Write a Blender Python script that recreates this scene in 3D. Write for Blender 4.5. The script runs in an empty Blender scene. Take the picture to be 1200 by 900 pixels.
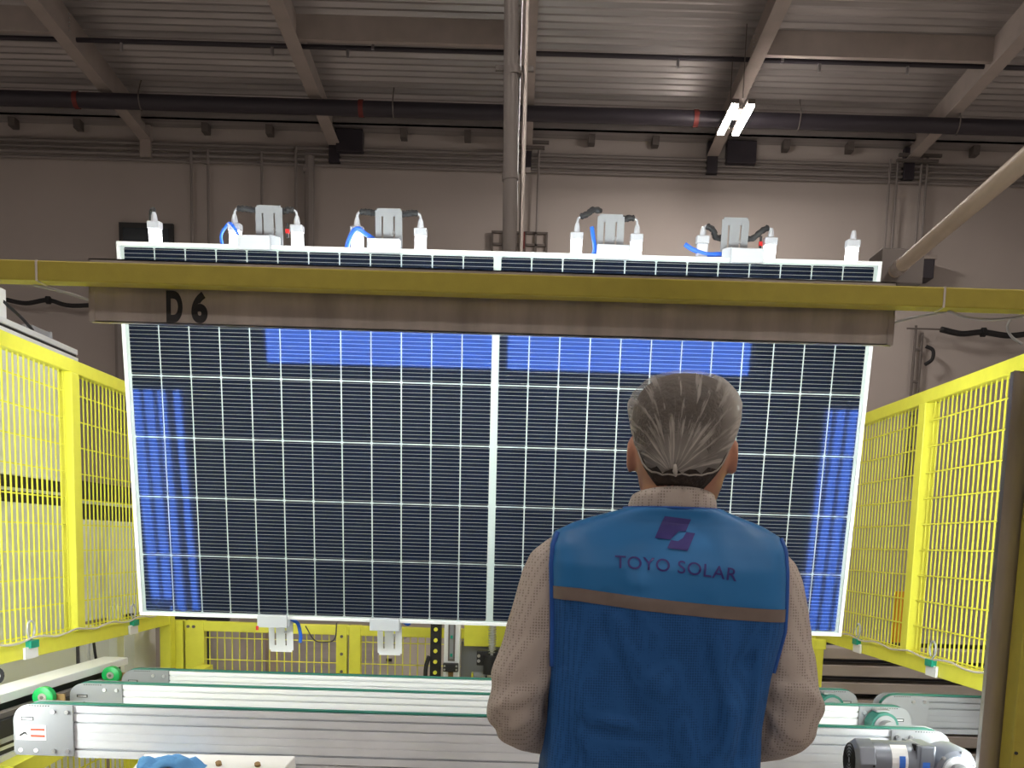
import bpy, bmesh, math, random
from mathutils import Vector, Matrix, noise
random.seed(7)
C = bpy.context.scene.collection
PI = math.pi
# ------------------------------------------------------------------ camera
FPX, CY, PITCH, ROLL = 1165.0, 785.0, math.radians(7.24), math.radians(1.7)
cd = bpy.data.cameras.new('camera'); cam = bpy.data.objects.new('camera', cd); C.objects.link(cam)
cd.sensor_fit = 'HORIZONTAL'; cd.sensor_width = 36; cd.lens = FPX/1200*36
cd.shift_y = (CY-450)/1200; cd.clip_start = .05; cd.clip_end = 200
F = Vector((0, math.cos(PITCH), -math.sin(PITCH))); U0 = Vector((0, math.sin(PITCH), math.cos(PITCH))); R0 = Vector((1, 0, 0))
R = R0*math.cos(ROLL)+U0*math.sin(ROLL); U = U0*math.cos(ROLL)-R0*math.sin(ROLL)
m = Matrix(((R.x, U.x, -F.x, 0), (R.y, U.y, -F.y, 0), (R.z, U.z, -F.z, 1.5), (0, 0, 0, 1)))
cam.matrix_world = m
bpy.context.scene.camera = cam
# ------------------------------------------------------------------ world, exposure
vs = bpy.context.scene.view_settings
vs.view_transform = 'Standard'; vs.look = 'None'; vs.gamma = 1; vs.use_curve_mapping = False
vs.exposure = 0.0
wd = bpy.data.worlds.new('world'); bpy.context.scene.world = wd; wd.use_nodes = True
wd.node_tree.nodes['Background'].inputs[0].default_value = (.5, .5, .5, 1)
wd.node_tree.nodes['Background'].inputs[1].default_value = .05
# strengths (radiance) of the lamps of the hall; each lamp is built further down
E_BAY, E_TOP, E_SIDE, E_TUBE = 280.0, 29.0, 25.0, 12.0
BAY_COL = (1, .90, .82); INSP_COL = (.93, 1, .97)

# ------------------------------------------------------------------ materials
def nt(name):
    mt = bpy.data.materials.new(name); mt.use_nodes = True
    t = mt.node_tree; return mt, t, t.nodes['Principled BSDF']
def mat(name, col, rough=.5, metal=0, var=0, vscale=8, bump=0, bscale=60, stretch=(1, 1, 1), spec=.5, alpha=None):
    mt, t, b = nt(name)
    b.inputs['Base Color'].default_value = (*col, 1); b.inputs['Roughness'].default_value = rough
    b.inputs['Metallic'].default_value = metal; b.inputs['Specular IOR Level'].default_value = spec
    N, L = t.nodes, t.links
    if var or bump:
        tc = N.new('ShaderNodeTexCoord'); mp = N.new('ShaderNodeMapping'); mp.inputs['Scale'].default_value = stretch
        L.new(tc.outputs['Object'], mp.inputs[0])
    if var:
        n = N.new('ShaderNodeTexNoise'); n.inputs['Scale'].default_value = vscale; n.inputs['Detail'].default_value = 5
        L.new(mp.outputs[0], n.inputs['Vector'])
        r = N.new('ShaderNodeMapRange'); r.inputs[1].default_value = .3; r.inputs[2].default_value = .7
        r.inputs[3].default_value = 1-var; r.inputs[4].default_value = 1+var; L.new(n.outputs[0], r.inputs[0])
        mx = N.new('ShaderNodeMix'); mx.data_type = 'RGBA'; mx.blend_type = 'MULTIPLY'; mx.inputs[0].default_value = 1
        mx.inputs[6].default_value = (*col, 1); L.new(r.outputs[0], mx.inputs[7]); L.new(mx.outputs[2], b.inputs['Base Color'])
    if bump:
        n2 = N.new('ShaderNodeTexNoise'); n2.inputs['Scale'].default_value = bscale; L.new(mp.outputs[0], n2.inputs['Vector'])
        bp = N.new('ShaderNodeBump'); bp.inputs['Strength'].default_value = bump; bp.inputs['Distance'].default_value = .005
        L.new(n2.outputs[0], bp.inputs['Height']); L.new(bp.outputs[0], b.inputs['Normal'])
    return mt
def emat(name, col, s):
    mt, t, b = nt(name); b.inputs['Base Color'].default_value = (.8, .8, .8, 1)
    b.inputs['Emission Color'].default_value = (*col, 1); b.inputs['Emission Strength'].default_value = s
    return mt
M = {}
M['wall'] = mat('wall_paint', (.475, .43, .405), .85, var=.05, vscale=.6)
M['floor'] = mat('concrete_floor', (.45, .42, .39), .55, var=.15, vscale=1.5)
M['deck'] = mat('galvanised_deck', (.44, .42, .415), .33, .6, var=.22, vscale=2.5, stretch=(.15, 4, 1))
M['steel_paint'] = mat('painted_steel', (.42, .37, .34), .6, var=.08, vscale=3)
M['dark_pipe'] = mat('dark_pipe', (.035, .03, .04), .45)
M['dark'] = mat('dark_plastic', (.02, .02, .022), .5)
M['rubber'] = mat('black_rubber', (.012, .012, .014), .6)
M['red'] = mat('red_plastic', (.6, .02, .02), .4)
M['yellow'] = mat('yellow_paint', (.80, .78, .075), .38, var=.03, vscale=30)
M['yellow_dimmed'] = mat('yellow_beam_dimmed', (.40, .34, .045), .42, var=.05, vscale=30, bump=.05, bscale=300)  # portal yellow, darkened in its colour to offset the raised hall lamps
M['steel'] = mat('brushed_stainless', (.46, .42, .39), .38, .85, var=.18, vscale=7, stretch=(3, 3, .6), bump=.05, bscale=200)
M['alu'] = mat('anodised_aluminium', (.80, .83, .88), .38, .15, var=.04, vscale=10)
M['alu_white'] = mat('light_aluminium', (.88, .90, .92), .4, .1)
M['groove'] = mat('groove_grey_steel', (.30, .31, .32), .5, .5)  # plain mid grey steel for end blocks and bar lip
M['plate'] = mat('painted_end_plate', (.28, .29, .31), .45, .1, bump=.05, bscale=500)
M['belt'] = mat('green_belt', (.02, .17, .13), .5)
M['green'] = mat('green_urethane', (.01, .38, .09), .35)
M['white'] = mat('white_paint', (.80, .81, .80), .45)
M['white_plastic'] = mat('white_plastic', (.46, .47, .51), .4)
M['clamp_bottom'] = mat('clamp_plate_lightened', (.72, .74, .76), .45)  # bottom plates, lightened in colour to make up for weaker light there
M['clamp_plate'] = mat('clamp_plate_grey', (.30, .31, .33), .45, .2)
M['clamp_pad'] = mat('clamp_pad_white', (.50, .52, .56), .5)
M['grey'] = mat('grey_paint', (.38, .40, .43), .45)
M['motor'] = mat('motor_grey', (.22, .24, .29), .35, .3)
M['cab'] = mat('cabinet_white', (.84, .88, .80), .5)
M['blue_cloth'] = mat('blue_cloth', (.10, .30, .62), .85, bump=.3, bscale=200)
M['blue_hose'] = mat('blue_hose', (.02, .14, .75), .35)
M['teal'] = mat('teal_connector', (.0, .30, .20), .4)
M['orange'] = mat('orange_paint', (.75, .3, .02), .5)
M['wall_conduit'] = mat('painted_conduit', (.27, .245, .235), .6)
M['conduit'] = mat('galvanised_conduit', (.17, .15, .14), .5, .3)
M['duct'] = mat('beige_duct', (.50, .41, .31), .5, .1, var=.05, vscale=4)
M['ink'] = mat('black_ink', (.006, .006, .008), .5)
M['sticker_white'] = mat('sticker_white', (.82, .82, .84), .5)
M['sticker_red'] = mat('sticker_red', (.75, .08, .04), .5)
M['sticker_blue'] = mat('sticker_blue', (.03, .15, .6), .5)
M['chrome'] = mat('zinc_bolt', (.6, .6, .62), .3, .9)
M['frame'] = mat('panel_frame_aluminium', (.82, .84, .86), .45, .2)
M['led'] = emat('led_diffuser', INSP_COL, E_TOP)
M['led_side'] = emat('led_side_diffuser', INSP_COL, E_SIDE)
M['led_tube'] = emat('led_tube_diffuser', (.95, .98, 1), E_TUBE)
M['bay'] = emat('high_bay_diffuser', BAY_COL, E_BAY)
M['skin'] = mat('skin', (.42, .20, .13), .5, var=.1, vscale=20)
M['hair'] = mat('dark_hair', (.03, .019, .014), .7, var=.5, vscale=60, bump=.8, bscale=150)
M['trousers'] = mat('dark_trousers', (.02, .022, .03), .8)
M['shoe'] = mat('black_shoe', (.015, .013, .012), .4)
M['eye'] = mat('eye_white', (.8, .78, .75), .2)
M['lip'] = mat('lips', (.4, .12, .1), .5)
M['vest_dark'] = mat('vest_piping', (.006, .08, .36), .6)
M['band'] = mat('reflective_band', (.16, .125, .11), .45, var=.12, vscale=25)
M['print'] = mat('purple_print', (.02, .012, .16), .5)
M['glass_dark'] = mat('dark_window_glass', (.03, .04, .05), .15)
M['spring'] = mat('steel_spring', (.5, .5, .5), .3, .9)
M['rust'] = mat('grease_brown', (.25, .15, .05), .5)

def panel_mats():
    # cell: dark blue-black silicon with silver busbars and a blue antireflective gloss
    mt, t, b = nt('solar_cell'); N, L = t.nodes, t.links
    tc = N.new('ShaderNodeTexCoord'); sp = N.new('ShaderNodeSeparateXYZ'); L.new(tc.outputs['Object'], sp.inputs[0])
    def ma(op, a, b_=None, c=None):
        n = N.new('ShaderNodeMath'); n.operation = op
        for i, v in enumerate((a, b_, c)):
            if v is None: continue
            if isinstance(v, (int, float)): n.inputs[i].default_value = v
            else: L.new(v, n.inputs[i])
        return n.outputs[0]
    z = ma('DIVIDE', sp.outputs[2], .0114)
    fr = ma('FRACT', ma('ADD', z, 100.0)); d = ma('ABSOLUTE', ma('SUBTRACT', fr, .5))
    line = ma('LESS_THAN', d, .062)
    ax = ma('ABSOLUTE', sp.outputs[0]); end = ma('GREATER_THAN', ax, .0405)
    tab = ma('MULTIPLY', ma('LESS_THAN', d, .11), end)
    msk = ma('MAXIMUM', line, tab)
    ns = N.new('ShaderNodeTexNoise'); ns.inputs['Scale'].default_value = 3; L.new(tc.outputs['Object'], ns.inputs['Vector'])
    mx = N.new('ShaderNodeMix'); mx.data_type = 'RGBA'; L.new(msk, mx.inputs[0])
    mx.inputs[6].default_value = (.009, .012, .024, 1); mx.inputs[7].default_value = (.23, .22, .21, 1)
    df = N.new('ShaderNodeBsdfDiffuse'); L.new(mx.outputs[2], df.inputs[0])
    gl = N.new('ShaderNodeBsdfGlossy'); gl.inputs['Roughness'].default_value = .05
    gl.inputs['Color'].default_value = (.0016, .0044, .023, 1)
    ad = N.new('ShaderNodeAddShader'); L.new(df.outputs[0], ad.inputs[0]); L.new(gl.outputs[0], ad.inputs[1])
    L.new(ad.outputs[0], N['Material Output'].inputs[0]); M['cell'] = mt
    # translucent white encapsulant sheet that shows in the gaps
    mt, t, b = nt('backsheet'); N, L = t.nodes, t.links
    df = N.new('ShaderNodeBsdfDiffuse'); df.inputs[0].default_value = (.62, .66, .66, 1)
    tr = N.new('ShaderNodeBsdfTranslucent'); tr.inputs[0].default_value = (.6, .62, .62, 1)
    mx = N.new('ShaderNodeMixShader'); mx.inputs[0].default_value = .25
    L.new(df.outputs[0], mx.inputs[1]); L.new(tr.outputs[0], mx.inputs[2]); L.new(mx.outputs[0], N['Material Output'].inputs[0]); M['backsheet'] = mt
    # front glass
    mt, t, b = nt('front_glass'); N, L = t.nodes, t.links
    tr = N.new('ShaderNodeBsdfTransparent'); tr.inputs[0].default_value = (.97, .985, .98, 1); L.new(tr.outputs[0], N['Material Output'].inputs[0]); M['glass'] = mt
panel_mats()

def dotted(name, base, dot, scale, rough=.8, thr=.32, bump=.2):
    mt, t, b = nt(name); N, L = t.nodes, t.links
    tc = N.new('ShaderNodeTexCoord'); mp = N.new('ShaderNodeMapping'); mp.inputs['Scale'].default_value = (scale, scale*.5, scale)
    L.new(tc.outputs['Object'], mp.inputs[0])
    v = N.new('ShaderNodeTexVoronoi'); v.inputs['Scale'].default_value = 1; v.inputs['Randomness'].default_value = .15; L.new(mp.outputs[0], v.inputs['Vector'])
    r = N.new('ShaderNodeMapRange'); r.inputs[1].default_value = thr; r.inputs[2].default_value = thr+.15; r.inputs[3].default_value = 1; r.inputs[4].default_value = 0
    L.new(v.outputs['Distance'], r.inputs[0])
    mx = N.new('ShaderNodeMix'); mx.data_type = 'RGBA'; mx.inputs[6].default_value = (*base, 1); mx.inputs[7].default_value = (*dot, 1)
    L.new(r.outputs[0], mx.inputs[0]); L.new(mx.outputs[2], b.inputs['Base Color']); b.inputs['Roughness'].default_value = rough
    n = N.new('ShaderNodeTexNoise'); n.inputs['Scale'].default_value = 14; n.inputs['Detail'].default_value = 3; L.new(tc.outputs['Object'], n.inputs['Vector'])
    bp = N.new('ShaderNodeBump'); bp.inputs['Strength'].default_value = bump; bp.inputs['Distance'].default_value = .03
    L.new(n.outputs[0], bp.inputs['Height']); L.new(bp.outputs[0], b.inputs['Normal'])
    b.inputs['Specular IOR Level'].default_value = .2
    return mt
M['shirt'] = dotted('dotted_shirt', (.46, .405, .365), (.26, .22, .20), 225, thr=.24)
M['vest_mesh'] = dotted('vest_mesh_fabric', (.018, .095, .29), (.011, .06, .19), 260, .7, .3, .25)
M['vest_smooth'] = mat('vest_smooth_fabric', (.012, .148, .39), .5, bump=.35, bscale=9, spec=.4)

def net_mat():
    mt, t, b = nt('hair_net'); N, L = t.nodes, t.links
    tc = N.new('ShaderNodeTexCoord'); sp = N.new('ShaderNodeSeparateXYZ'); L.new(tc.outputs['Object'], sp.inputs[0])
    at = N.new('ShaderNodeMath'); at.operation = 'ARCTAN2'; L.new(sp.outputs[0], at.inputs[0]); L.new(sp.outputs[2], at.inputs[1])
    ln = N.new('ShaderNodeVectorMath'); ln.operation = 'LENGTH'; L.new(tc.outputs['Object'], ln.inputs[0])
    cb = N.new('ShaderNodeCombineXYZ'); s1 = N.new('ShaderNodeMath'); s1.operation = 'MULTIPLY'; s1.inputs[1].default_value = 6.0; L.new(at.outputs[0], s1.inputs[0])
    s2 = N.new('ShaderNodeMath'); s2.operation = 'MULTIPLY'; s2.inputs[1].default_value = 7; L.new(ln.outputs['Value'], s2.inputs[0])
    L.new(s1.outputs[0], cb.inputs[0]); L.new(s2.outputs[0], cb.inputs[1])
    n = N.new('ShaderNodeTexNoise'); n.inputs['Scale'].default_value = 1.6; n.inputs['Detail'].default_value = 4; n.inputs['Roughness'].default_value = .6; L.new(cb.outputs[0], n.inputs['Vector'])
    r = N.new('ShaderNodeMapRange'); r.inputs[1].default_value = .5; r.inputs[2].default_value = .64; r.inputs[3].default_value = .26; r.inputs[4].default_value = .88; L.new(n.outputs[0], r.inputs[0])
    fd = N.new('ShaderNodeMapRange'); fd.inputs[1].default_value = .07; fd.inputs[2].default_value = .17; fd.inputs[3].default_value = 1; fd.inputs[4].default_value = .25; L.new(ln.outputs['Value'], fd.inputs[0])
    r2 = N.new('ShaderNodeMath'); r2.operation = 'SUBTRACT'; r2.inputs[1].default_value = .26; L.new(r.outputs[0], r2.inputs[0])
    r3 = N.new('ShaderNodeMath'); r3.operation = 'MULTIPLY_ADD'; r3.inputs[2].default_value = .17; L.new(r2.outputs[0], r3.inputs[0]); L.new(fd.outputs[0], r3.inputs[1])
    # gathered cloth: many layers close to the gather point
    g = N.new('ShaderNodeMapRange'); g.inputs[1].default_value = .0; g.inputs[2].default_value = .085; g.inputs[3].default_value = .55; g.inputs[4].default_value = 0; L.new(ln.outputs['Value'], g.inputs[0])
    ab = N.new('ShaderNodeMath'); ab.operation = 'ABSOLUTE'; L.new(sp.outputs[0], ab.inputs[0])
    sd = N.new('ShaderNodeMapRange'); sd.inputs[1].default_value = .05; sd.inputs[2].default_value = .09; sd.inputs[3].default_value = 0; sd.inputs[4].default_value = .4; L.new(ab.outputs[0], sd.inputs[0])
    gs = N.new('ShaderNodeMath'); gs.operation = 'ADD'; L.new(g.outputs[0], gs.inputs[0]); L.new(sd.outputs[0], gs.inputs[1]); g = gs
    a = N.new('ShaderNodeMath'); a.operation = 'ADD'; a.use_clamp = True; L.new(r3.outputs[0], a.inputs[0]); L.new(g.outputs[0], a.inputs[1])
    df = N.new('ShaderNodeBsdfDiffuse'); df.inputs[0].default_value = (.74, .70, .65, 1)
    tl = N.new('ShaderNodeBsdfTranslucent'); tl.inputs[0].default_value = (.6, .58, .55, 1)
    m1 = N.new('ShaderNodeMixShader'); m1.inputs[0].default_value = .4; L.new(df.outputs[0], m1.inputs[1]); L.new(tl.outputs[0], m1.inputs[2])
    tr = N.new('ShaderNodeBsdfTransparent'); m2 = N.new('ShaderNodeMixShader'); L.new(a.outputs[0], m2.inputs[0]); L.new(tr.outputs[0], m2.inputs[1]); L.new(m1.outputs[0], m2.inputs[2])
    L.new(m2.outputs[0], N['Material Output'].inputs[0]); M['net'] = mt
net_mat()

# ------------------------------------------------------------------ mesh helpers
class MB:
    def __init__(s): s.v = []; s.f = []
    def add(s, vs_, fs):
        o = len(s.v); s.v += [tuple(p) for p in vs_]; s.f += [tuple(i+o for i in f) for f in fs]; return s
    def box(s, x0, x1, y0, y1, z0, z1):
        return s.add([(x0, y0, z0), (x1, y0, z0), (x1, y1, z0), (x0, y1, z0), (x0, y0, z1), (x1, y0, z1), (x1, y1, z1), (x0, y1, z1)],
                     [(0, 3, 2, 1), (4, 5, 6, 7), (0, 1, 5, 4), (1, 2, 6, 5), (2, 3, 7, 6), (3, 0, 4, 7)])
    def cbox(s, c, d): return s.box(c[0]-d[0]/2, c[0]+d[0]/2, c[1]-d[1]/2, c[1]+d[1]/2, c[2]-d[2]/2, c[2]+d[2]/2)
    def loft(s, rings, cap=True):
        n = len(rings[0]); o = len(s.v)
        for r in rings: s.v += [tuple(p) for p in r]
        for k in range(len(rings)-1):
            for i in range(n):
                j = (i+1) % n; s.f.append((o+k*n+i, o+k*n+j, o+(k+1)*n+j, o+(k+1)*n+i))
        if cap:
            s.f.append(tuple(o+i for i in reversed(range(n)))); e = o+(len(rings)-1)*n; s.f.append(tuple(e+i for i in range(n)))
        return s
    def tube(s, pts, r, n=10, cap=True):
        pts = [Vector(p) for p in pts]; rs = r if isinstance(r, (list, tuple)) else [r]*len(pts); rings = []; prev = None
        for i, p in enumerate(pts):
            t = (pts[min(i+1, len(pts)-1)]-pts[max(i-1, 0)]).normalized()
            if prev is None: u = t.orthogonal().normalized()
            else: u = (prev-t*prev.dot(t)).normalized()
            prev = u; w = t.cross(u)
            rings.append([p+(u*math.cos(a)+w*math.sin(a))*rs[i] for a in [2*PI*k/n for k in range(n)]])
        return s.loft(rings, cap)
    def cyl(s, a, b, r, n=20): return s.tube([a, b], r, n)
    def prism(s, pts, axis, lo, hi):
        # polygon of 2D points extruded along axis ('x','y','z')
        def P(q, d): return {'x': (d, q[0], q[1]), 'y': (q[0], d, q[1]), 'z': (q[0], q[1], d)}[axis]
        n = len(pts)
        return s.add([P(q, lo) for q in pts]+[P(q, hi) for q in pts],
                     [tuple(range(n)), tuple(reversed(range(n, 2*n)))]+[(i, i+n, (i+1) % n+n, (i+1) % n) for i in range(n)])
    def build(s, name, m_, parent=None, smooth=False, bevel=0, world=True, kind=None, label=None):
        me = bpy.data.meshes.new(name)
        off = Vector((0, 0, 0))
        if parent is not None and world:
            p = parent
            while p is not None: off += p.location; p = p.parent
        me.from_pydata([tuple(Vector(v)-off) for v in s.v], [], s.f)
        bm = bmesh.new(); bm.from_mesh(me); bmesh.ops.recalc_face_normals(bm, faces=bm.faces); bm.to_mesh(me); bm.free()
        me.materials.append(m_ if not isinstance(m_, str) else M[m_])
        if smooth:
            me.polygons.foreach_set('use_smooth', [True]*len(me.polygons))
            if smooth == 'auto':
                me.set_sharp_from_angle(angle=.7)
        o = bpy.data.objects.new(name, me); C.objects.link(o)
        if parent is not None: o.parent = parent
        if bevel:
            b = o.modifiers.new('bevel', 'BEVEL'); b.width = bevel; b.segments = 2; b.limit_method = 'ANGLE'
        if kind: o['kind'] = kind
        if label: o['label'] = label
        return o
def tag(o, label, cat, group=None):
    o['label'] = label; o['category'] = cat
    if group: o['group'] = group
    return o
def thing(name, label, cat, loc=(0, 0, 0), group=None, rot=None):
    o = bpy.data.objects.new(name, None); C.objects.link(o); o.location = loc; o.empty_display_size = .1
    if rot: o.rotation_euler = rot
    return tag(o, label, cat, group)
def struct(mb, name, m_, **k):
    o = mb.build(name, m_, **k); o['kind'] = 'structure'; return o
def copy_tree(o, parent=None):
    c = o.copy(); C.objects.link(c); c.parent = parent
    for ch in o.children: copy_tree(ch, c)
    return c
def catmull(pts, k=6):
    P = [Vector(p) for p in pts]; P = [P[0]*2-P[1]]+P+[P[-1]*2-P[-2]]; out = []
    for i in range(1, len(P)-2):
        for j in range(k):
            t = j/k; a, b, c, d = P[i-1:i+3]
            out.append(.5*((2*b)+(c-a)*t+(2*a-5*b+4*c-d)*t*t+(3*b-a-3*c+d)*t**3))
    out.append(P[-2]); return out

# ------------------------------------------------------------------ hall
WX, WY0, WY1 = 16.0, -14.0, 20.0
ds = .07
def deckz(y): return 9.3+ds*(20-y)
struct(MB().box(-WX, WX, WY0, WY1+.2, -.2, 0), 'floor', 'floor')
struct(MB().box(-WX-.2, WX+.2, WY1, WY1+.25, 0, 10.2), 'wall_back', 'wall')
struct(MB().box(-WX-.2, -WX, WY0, WY1, 0, 12.5), 'wall_left', 'wall')
struct(MB().box(WX, WX+.2, WY0, WY1, 0, 12.5), 'wall_right', 'wall')
struct(MB().box(-WX-.2, WX+.2, WY0-.2, WY0, 0, 12.5), 'wall_front', 'wall')
# corrugated deck: trapezoid ribs running across the hall
mb = MB(); prof = []; y = WY0; pit = .19
while y < WY1:
    for (a, b) in ((0, 0), (.04, .065), (.10, .065), (.14, 0)): prof.append((y+a, deckz(y+a)+b))
    y += pit
prof.append((y, deckz(y)))
n = len(prof); mb.v = [(-WX, p[0], p[1]) for p in prof]+[(WX, p[0], p[1]) for p in prof]
mb.f = [(i, i+1, n+i+1, n+i) for i in range(n-1)]
struct(mb, 'ceiling', 'deck')
mb = MB()
mb.add([(-WX, WY0, deckz(WY0)+.1), (WX, WY0, deckz(WY0)+.1), (WX, WY1+.2, deckz(WY1)+.1), (-WX, WY1+.2, deckz(WY1)+.1),
        (-WX, WY0, deckz(WY0)+.2), (WX, WY0, deckz(WY0)+.2), (WX, WY1+.2, deckz(WY1)+.2), (-WX, WY1+.2, deckz(WY1)+.2)],
       [(0, 3, 2, 1), (4, 5, 6, 7), (0, 1, 5, 4), (1, 2, 6, 5), (2, 3, 7, 6), (3, 0, 4, 7)])
struct(mb, 'trim_1', 'steel_paint')

# tapered roof beams
def fl(y): return 8.87+.045*(20-y)
RX = [(-10.9, 'far left sloping grey roof beam beyond the frame edge'), (-7.22, 'grey tapered roof beam at upper left, leftmost in view'),
      (-3.65, 'grey tapered roof beam, second from the left, above the second top clamp'), (-.02, 'grey roof beam seen end on behind the vertical pipe'),
      (3.5, 'grey tapered roof beam right of the vertical pipe, above the ceiling lamp'), (7.22, 'grey tapered roof beam at the upper right corner'),
      (-10.85, 'grey roof beam left of the picture edge'), (10.85, 'grey roof beam right of the picture edge')]
for i, (x, lb) in enumerate(RX[1:]):
    t = thing('roof_beam', lb, 'beam', (x, 19.9, 8.87), 'sloping roof beams')
    y0, y1 = 2.0, 19.95
    pts = [(y1, fl(y1)), (y1, deckz(y1)), (y0, deckz(y0)), (y0, fl(y0)), (17.5, fl(17.5))]
    MB().prism(pts, 'x', x-.01, x+.01).build('web', 'steel_paint', t)
    mb = MB(); w = .11
    for (za, zb) in (((fl(y1)-.02, fl(y1)), (fl(y0)-.02, fl(y0))), ):
        mb.add([(x-w, y0, zb[0]), (x+w, y0, zb[0]), (x+w, y0, zb[1]), (x-w, y0, zb[1]), (x-w, y1, za[0]), (x+w, y1, za[0]), (x+w, y1, za[1]), (x-w, y1, za[1])],
               [(0, 1, 2, 3), (7, 6, 5, 4), (0, 4, 5, 1), (1, 5, 6, 2), (2, 6, 7, 3), (3, 7, 4, 0)])
    mb.build('bottom_flange', 'steel_paint', t)
    MB().box(x-.1, x+.1, 19.84, 19.98, 8.55, 9.12).build('wall_seat', 'steel_paint' if i in (0, 5, 6) else 'dark_pipe', t)
    mb = MB()
    for k in range(5): mb.cyl((x-.03, 16.62, deckz(16.6)-.06-k*.06), (x+.03, 16.62, deckz(16.6)-.06-k*.06), .012, 8)
    mb.build('bolt_row', 'chrome', t)
for (x0, x1, yy, lb) in [(-10.83, -7.24, 16.55, 'deep grey roof joist in the far left roof bay'), (-3.64, -.03, 16.55, 'deep grey roof joist just left of the vertical pipe'),
                     (3.51, 7.21, 16.6, 'deep grey roof joist between the two right roof beams')]:
    t = thing('roof_joist', lb, 'joist', ((x0+x1)/2, yy, 9.2), 'roof joists')
    zt = deckz(yy)
    MB().box(x0, x1, yy, yy+.012, zt-.35, zt).build('web', 'steel_paint', t)
    MB().box(x0, x1, yy, yy+.09, zt-.365, zt-.35).build('flange', 'steel_paint', t)
t = thing('eave_strut', 'long grey steel eave strut along the top of the back wall', 'beam', (0, 19.6, 9.1))
xs_ = [-15.98]+sorted(q[0] for q in RX[1:])+[15.98]
for a, b in zip(xs_[:-1], xs_[1:]):
    MB().box(a+.02, b-.02, 19.6, 19.98, 9.14, 9.17).build('flange', 'deck', t)
    MB().box(a+.02, b-.02, 19.6, 19.62, 9.14, 9.27).build('web', 'deck', t)
for x in (-9.67, -8.45, -6.05, -4.85, -2.33, -1.13, 1.2, 2.4, 4.85, 6.05, 8.4, 9.6):
    MB().box(x-.06, x+.06, 19.7, 19.9, 8.98, 9.14).build('clip', 'conduit', t)
# sprinkler pipes
t = thing('sprinkler_main', 'thick dark horizontal sprinkler pipe under the roof deck', 'pipe', (0, 18, 8.775))
MB().cyl((-15.98, 18, 8.775), (15.98, 18, 8.775), .125, 24).build('pipe', 'dark_pipe', t, smooth='auto')
for x in (-7.7, -2.85, 2.85, 8.6): MB().cyl((x-.04, 18, 8.775), (x+.04, 18, 8.775), .137, 24).build('coupling', mat('faded_red_%d' % int(x*10+200), (.18, .03, .025), .6) if x == -7.7 else bpy.data.materials['faded_red_123'], t, smooth='auto')
for x in (-6.6, -2.3, 4.6, 7.3): MB().tube(catmull([(x, 18.0, 9.12), (x, 17.86, 8.85), (x, 17.9, 8.7), (x, 18, 8.63)]), .012, 6).build('hanger', 'conduit', t)
t = thing('sprinkler_branch', 'thin dark horizontal sprinkler pipe high under the deck', 'pipe', (0, 16.9, 9.23))
MB().cyl((-15.98, 16.9, 9.23), (15.98, 16.9, 9.23), .036, 12).build('pipe', 'dark_pipe', t, smooth='auto')
for x in (-6.5, -4.1, -2.9, 2.35, 4.6, 6.0): MB().cyl((x, 16.9, 9.08), (x, 16.9, 9.2), .025, 8).build('sprinkler_head', 'chrome', t)
for x in (-2.5, 4.0): MB().box(x-.02, x+.02, 16.85, 16.95, 9.2, 9.45).build('hanger', 'chrome', t)
# conduits along back wall
for k, (z, r, lb) in enumerate([(8.82, .035, 'topmost of the four thin conduits along the back wall'), (8.72, .03, 'second thin conduit from the top along the back wall'),
                            (8.62, .035, 'third thin conduit from the top along the back wall'), (8.52, .03, 'lowest of the four thin conduits along the back wall')]):
    tag(MB().cyl((-15.98, 19.93, z), (15.98, 19.93, z), r, 8).build('wall_conduit', 'wall_conduit', smooth='auto'), lb, 'conduit', 'horizontal conduits on the back wall')
for x, z0, z1, r, lb in [(-6.37, 3.5, 8.5, .025, 'vertical wall conduit, leftmost, left of the first wide clamp'), (-6.05, 3.5, 8.5, .025, 'vertical wall conduit, second from the left'),
                     (-5.03, 3.5, 8.5, .025, 'vertical wall conduit directly above the leftmost clamp plate'), (-7.8, 3.5, 5.9, .09, 'thick vertical wall conduit just left of the panel under the steel housing'), (-4.38, 3.5, 8.6, .025, 'vertical wall conduit just left of the thick one'),
                     (-4.12, 3.5, 8.45, .09, 'thick grey vertical wall conduit right of the leftmost clamp')]:
    tag(MB().tube(catmull([(x, 19.9, z0), (x, 19.9, z1-.15), (x-.02, 19.9, z1-.03), (x-.1, 19.9, z1)], 4), r, 8).build('vertical_conduit', 'wall_conduit', smooth='auto'), lb, 'conduit', 'vertical conduits on the back wall')
for x, z0, z1, lb in [(6.86, 7.14, 8.9, 'left thin drop conduit behind the right end of the panel'), (7.0, 7.14, 8.9, 'second thin drop conduit behind the right panel end'),
                      (7.45, 7.14, 8.95, 'third thin drop conduit left of the beige duct'), (7.56, 7.14, 8.95, 'fourth thin drop conduit left of the beige duct'), (.22, 7.4, 8.9, 'thin drop conduit right of the vertical pipe')]:
    tag(MB().cyl((x, 19.85, z0), (x, 19.85, z1), .022, 8).build('drop_conduit', 'wall_conduit', smooth='auto'), lb, 'conduit', 'thin drop conduits')
# strut brackets at the beam ends
for x, z, lb in [(-.1, 8.93, 'strut bracket with pipes at the foot of the central roof beam'), (7.25, 8.9, 'strut bracket below the right roof beam end')]:
    t = thing('strut_bracket', lb, 'bracket', (x, 19.7, z))
    MB().box(x-.3, x+.5, 19.66, 19.72, z, z+.05).build('upper_strut', 'conduit', t)
    MB().box(x-.35, x+.42, 19.6, 19.66, z-.12, z-.07).build('lower_strut', 'conduit', t)
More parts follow.
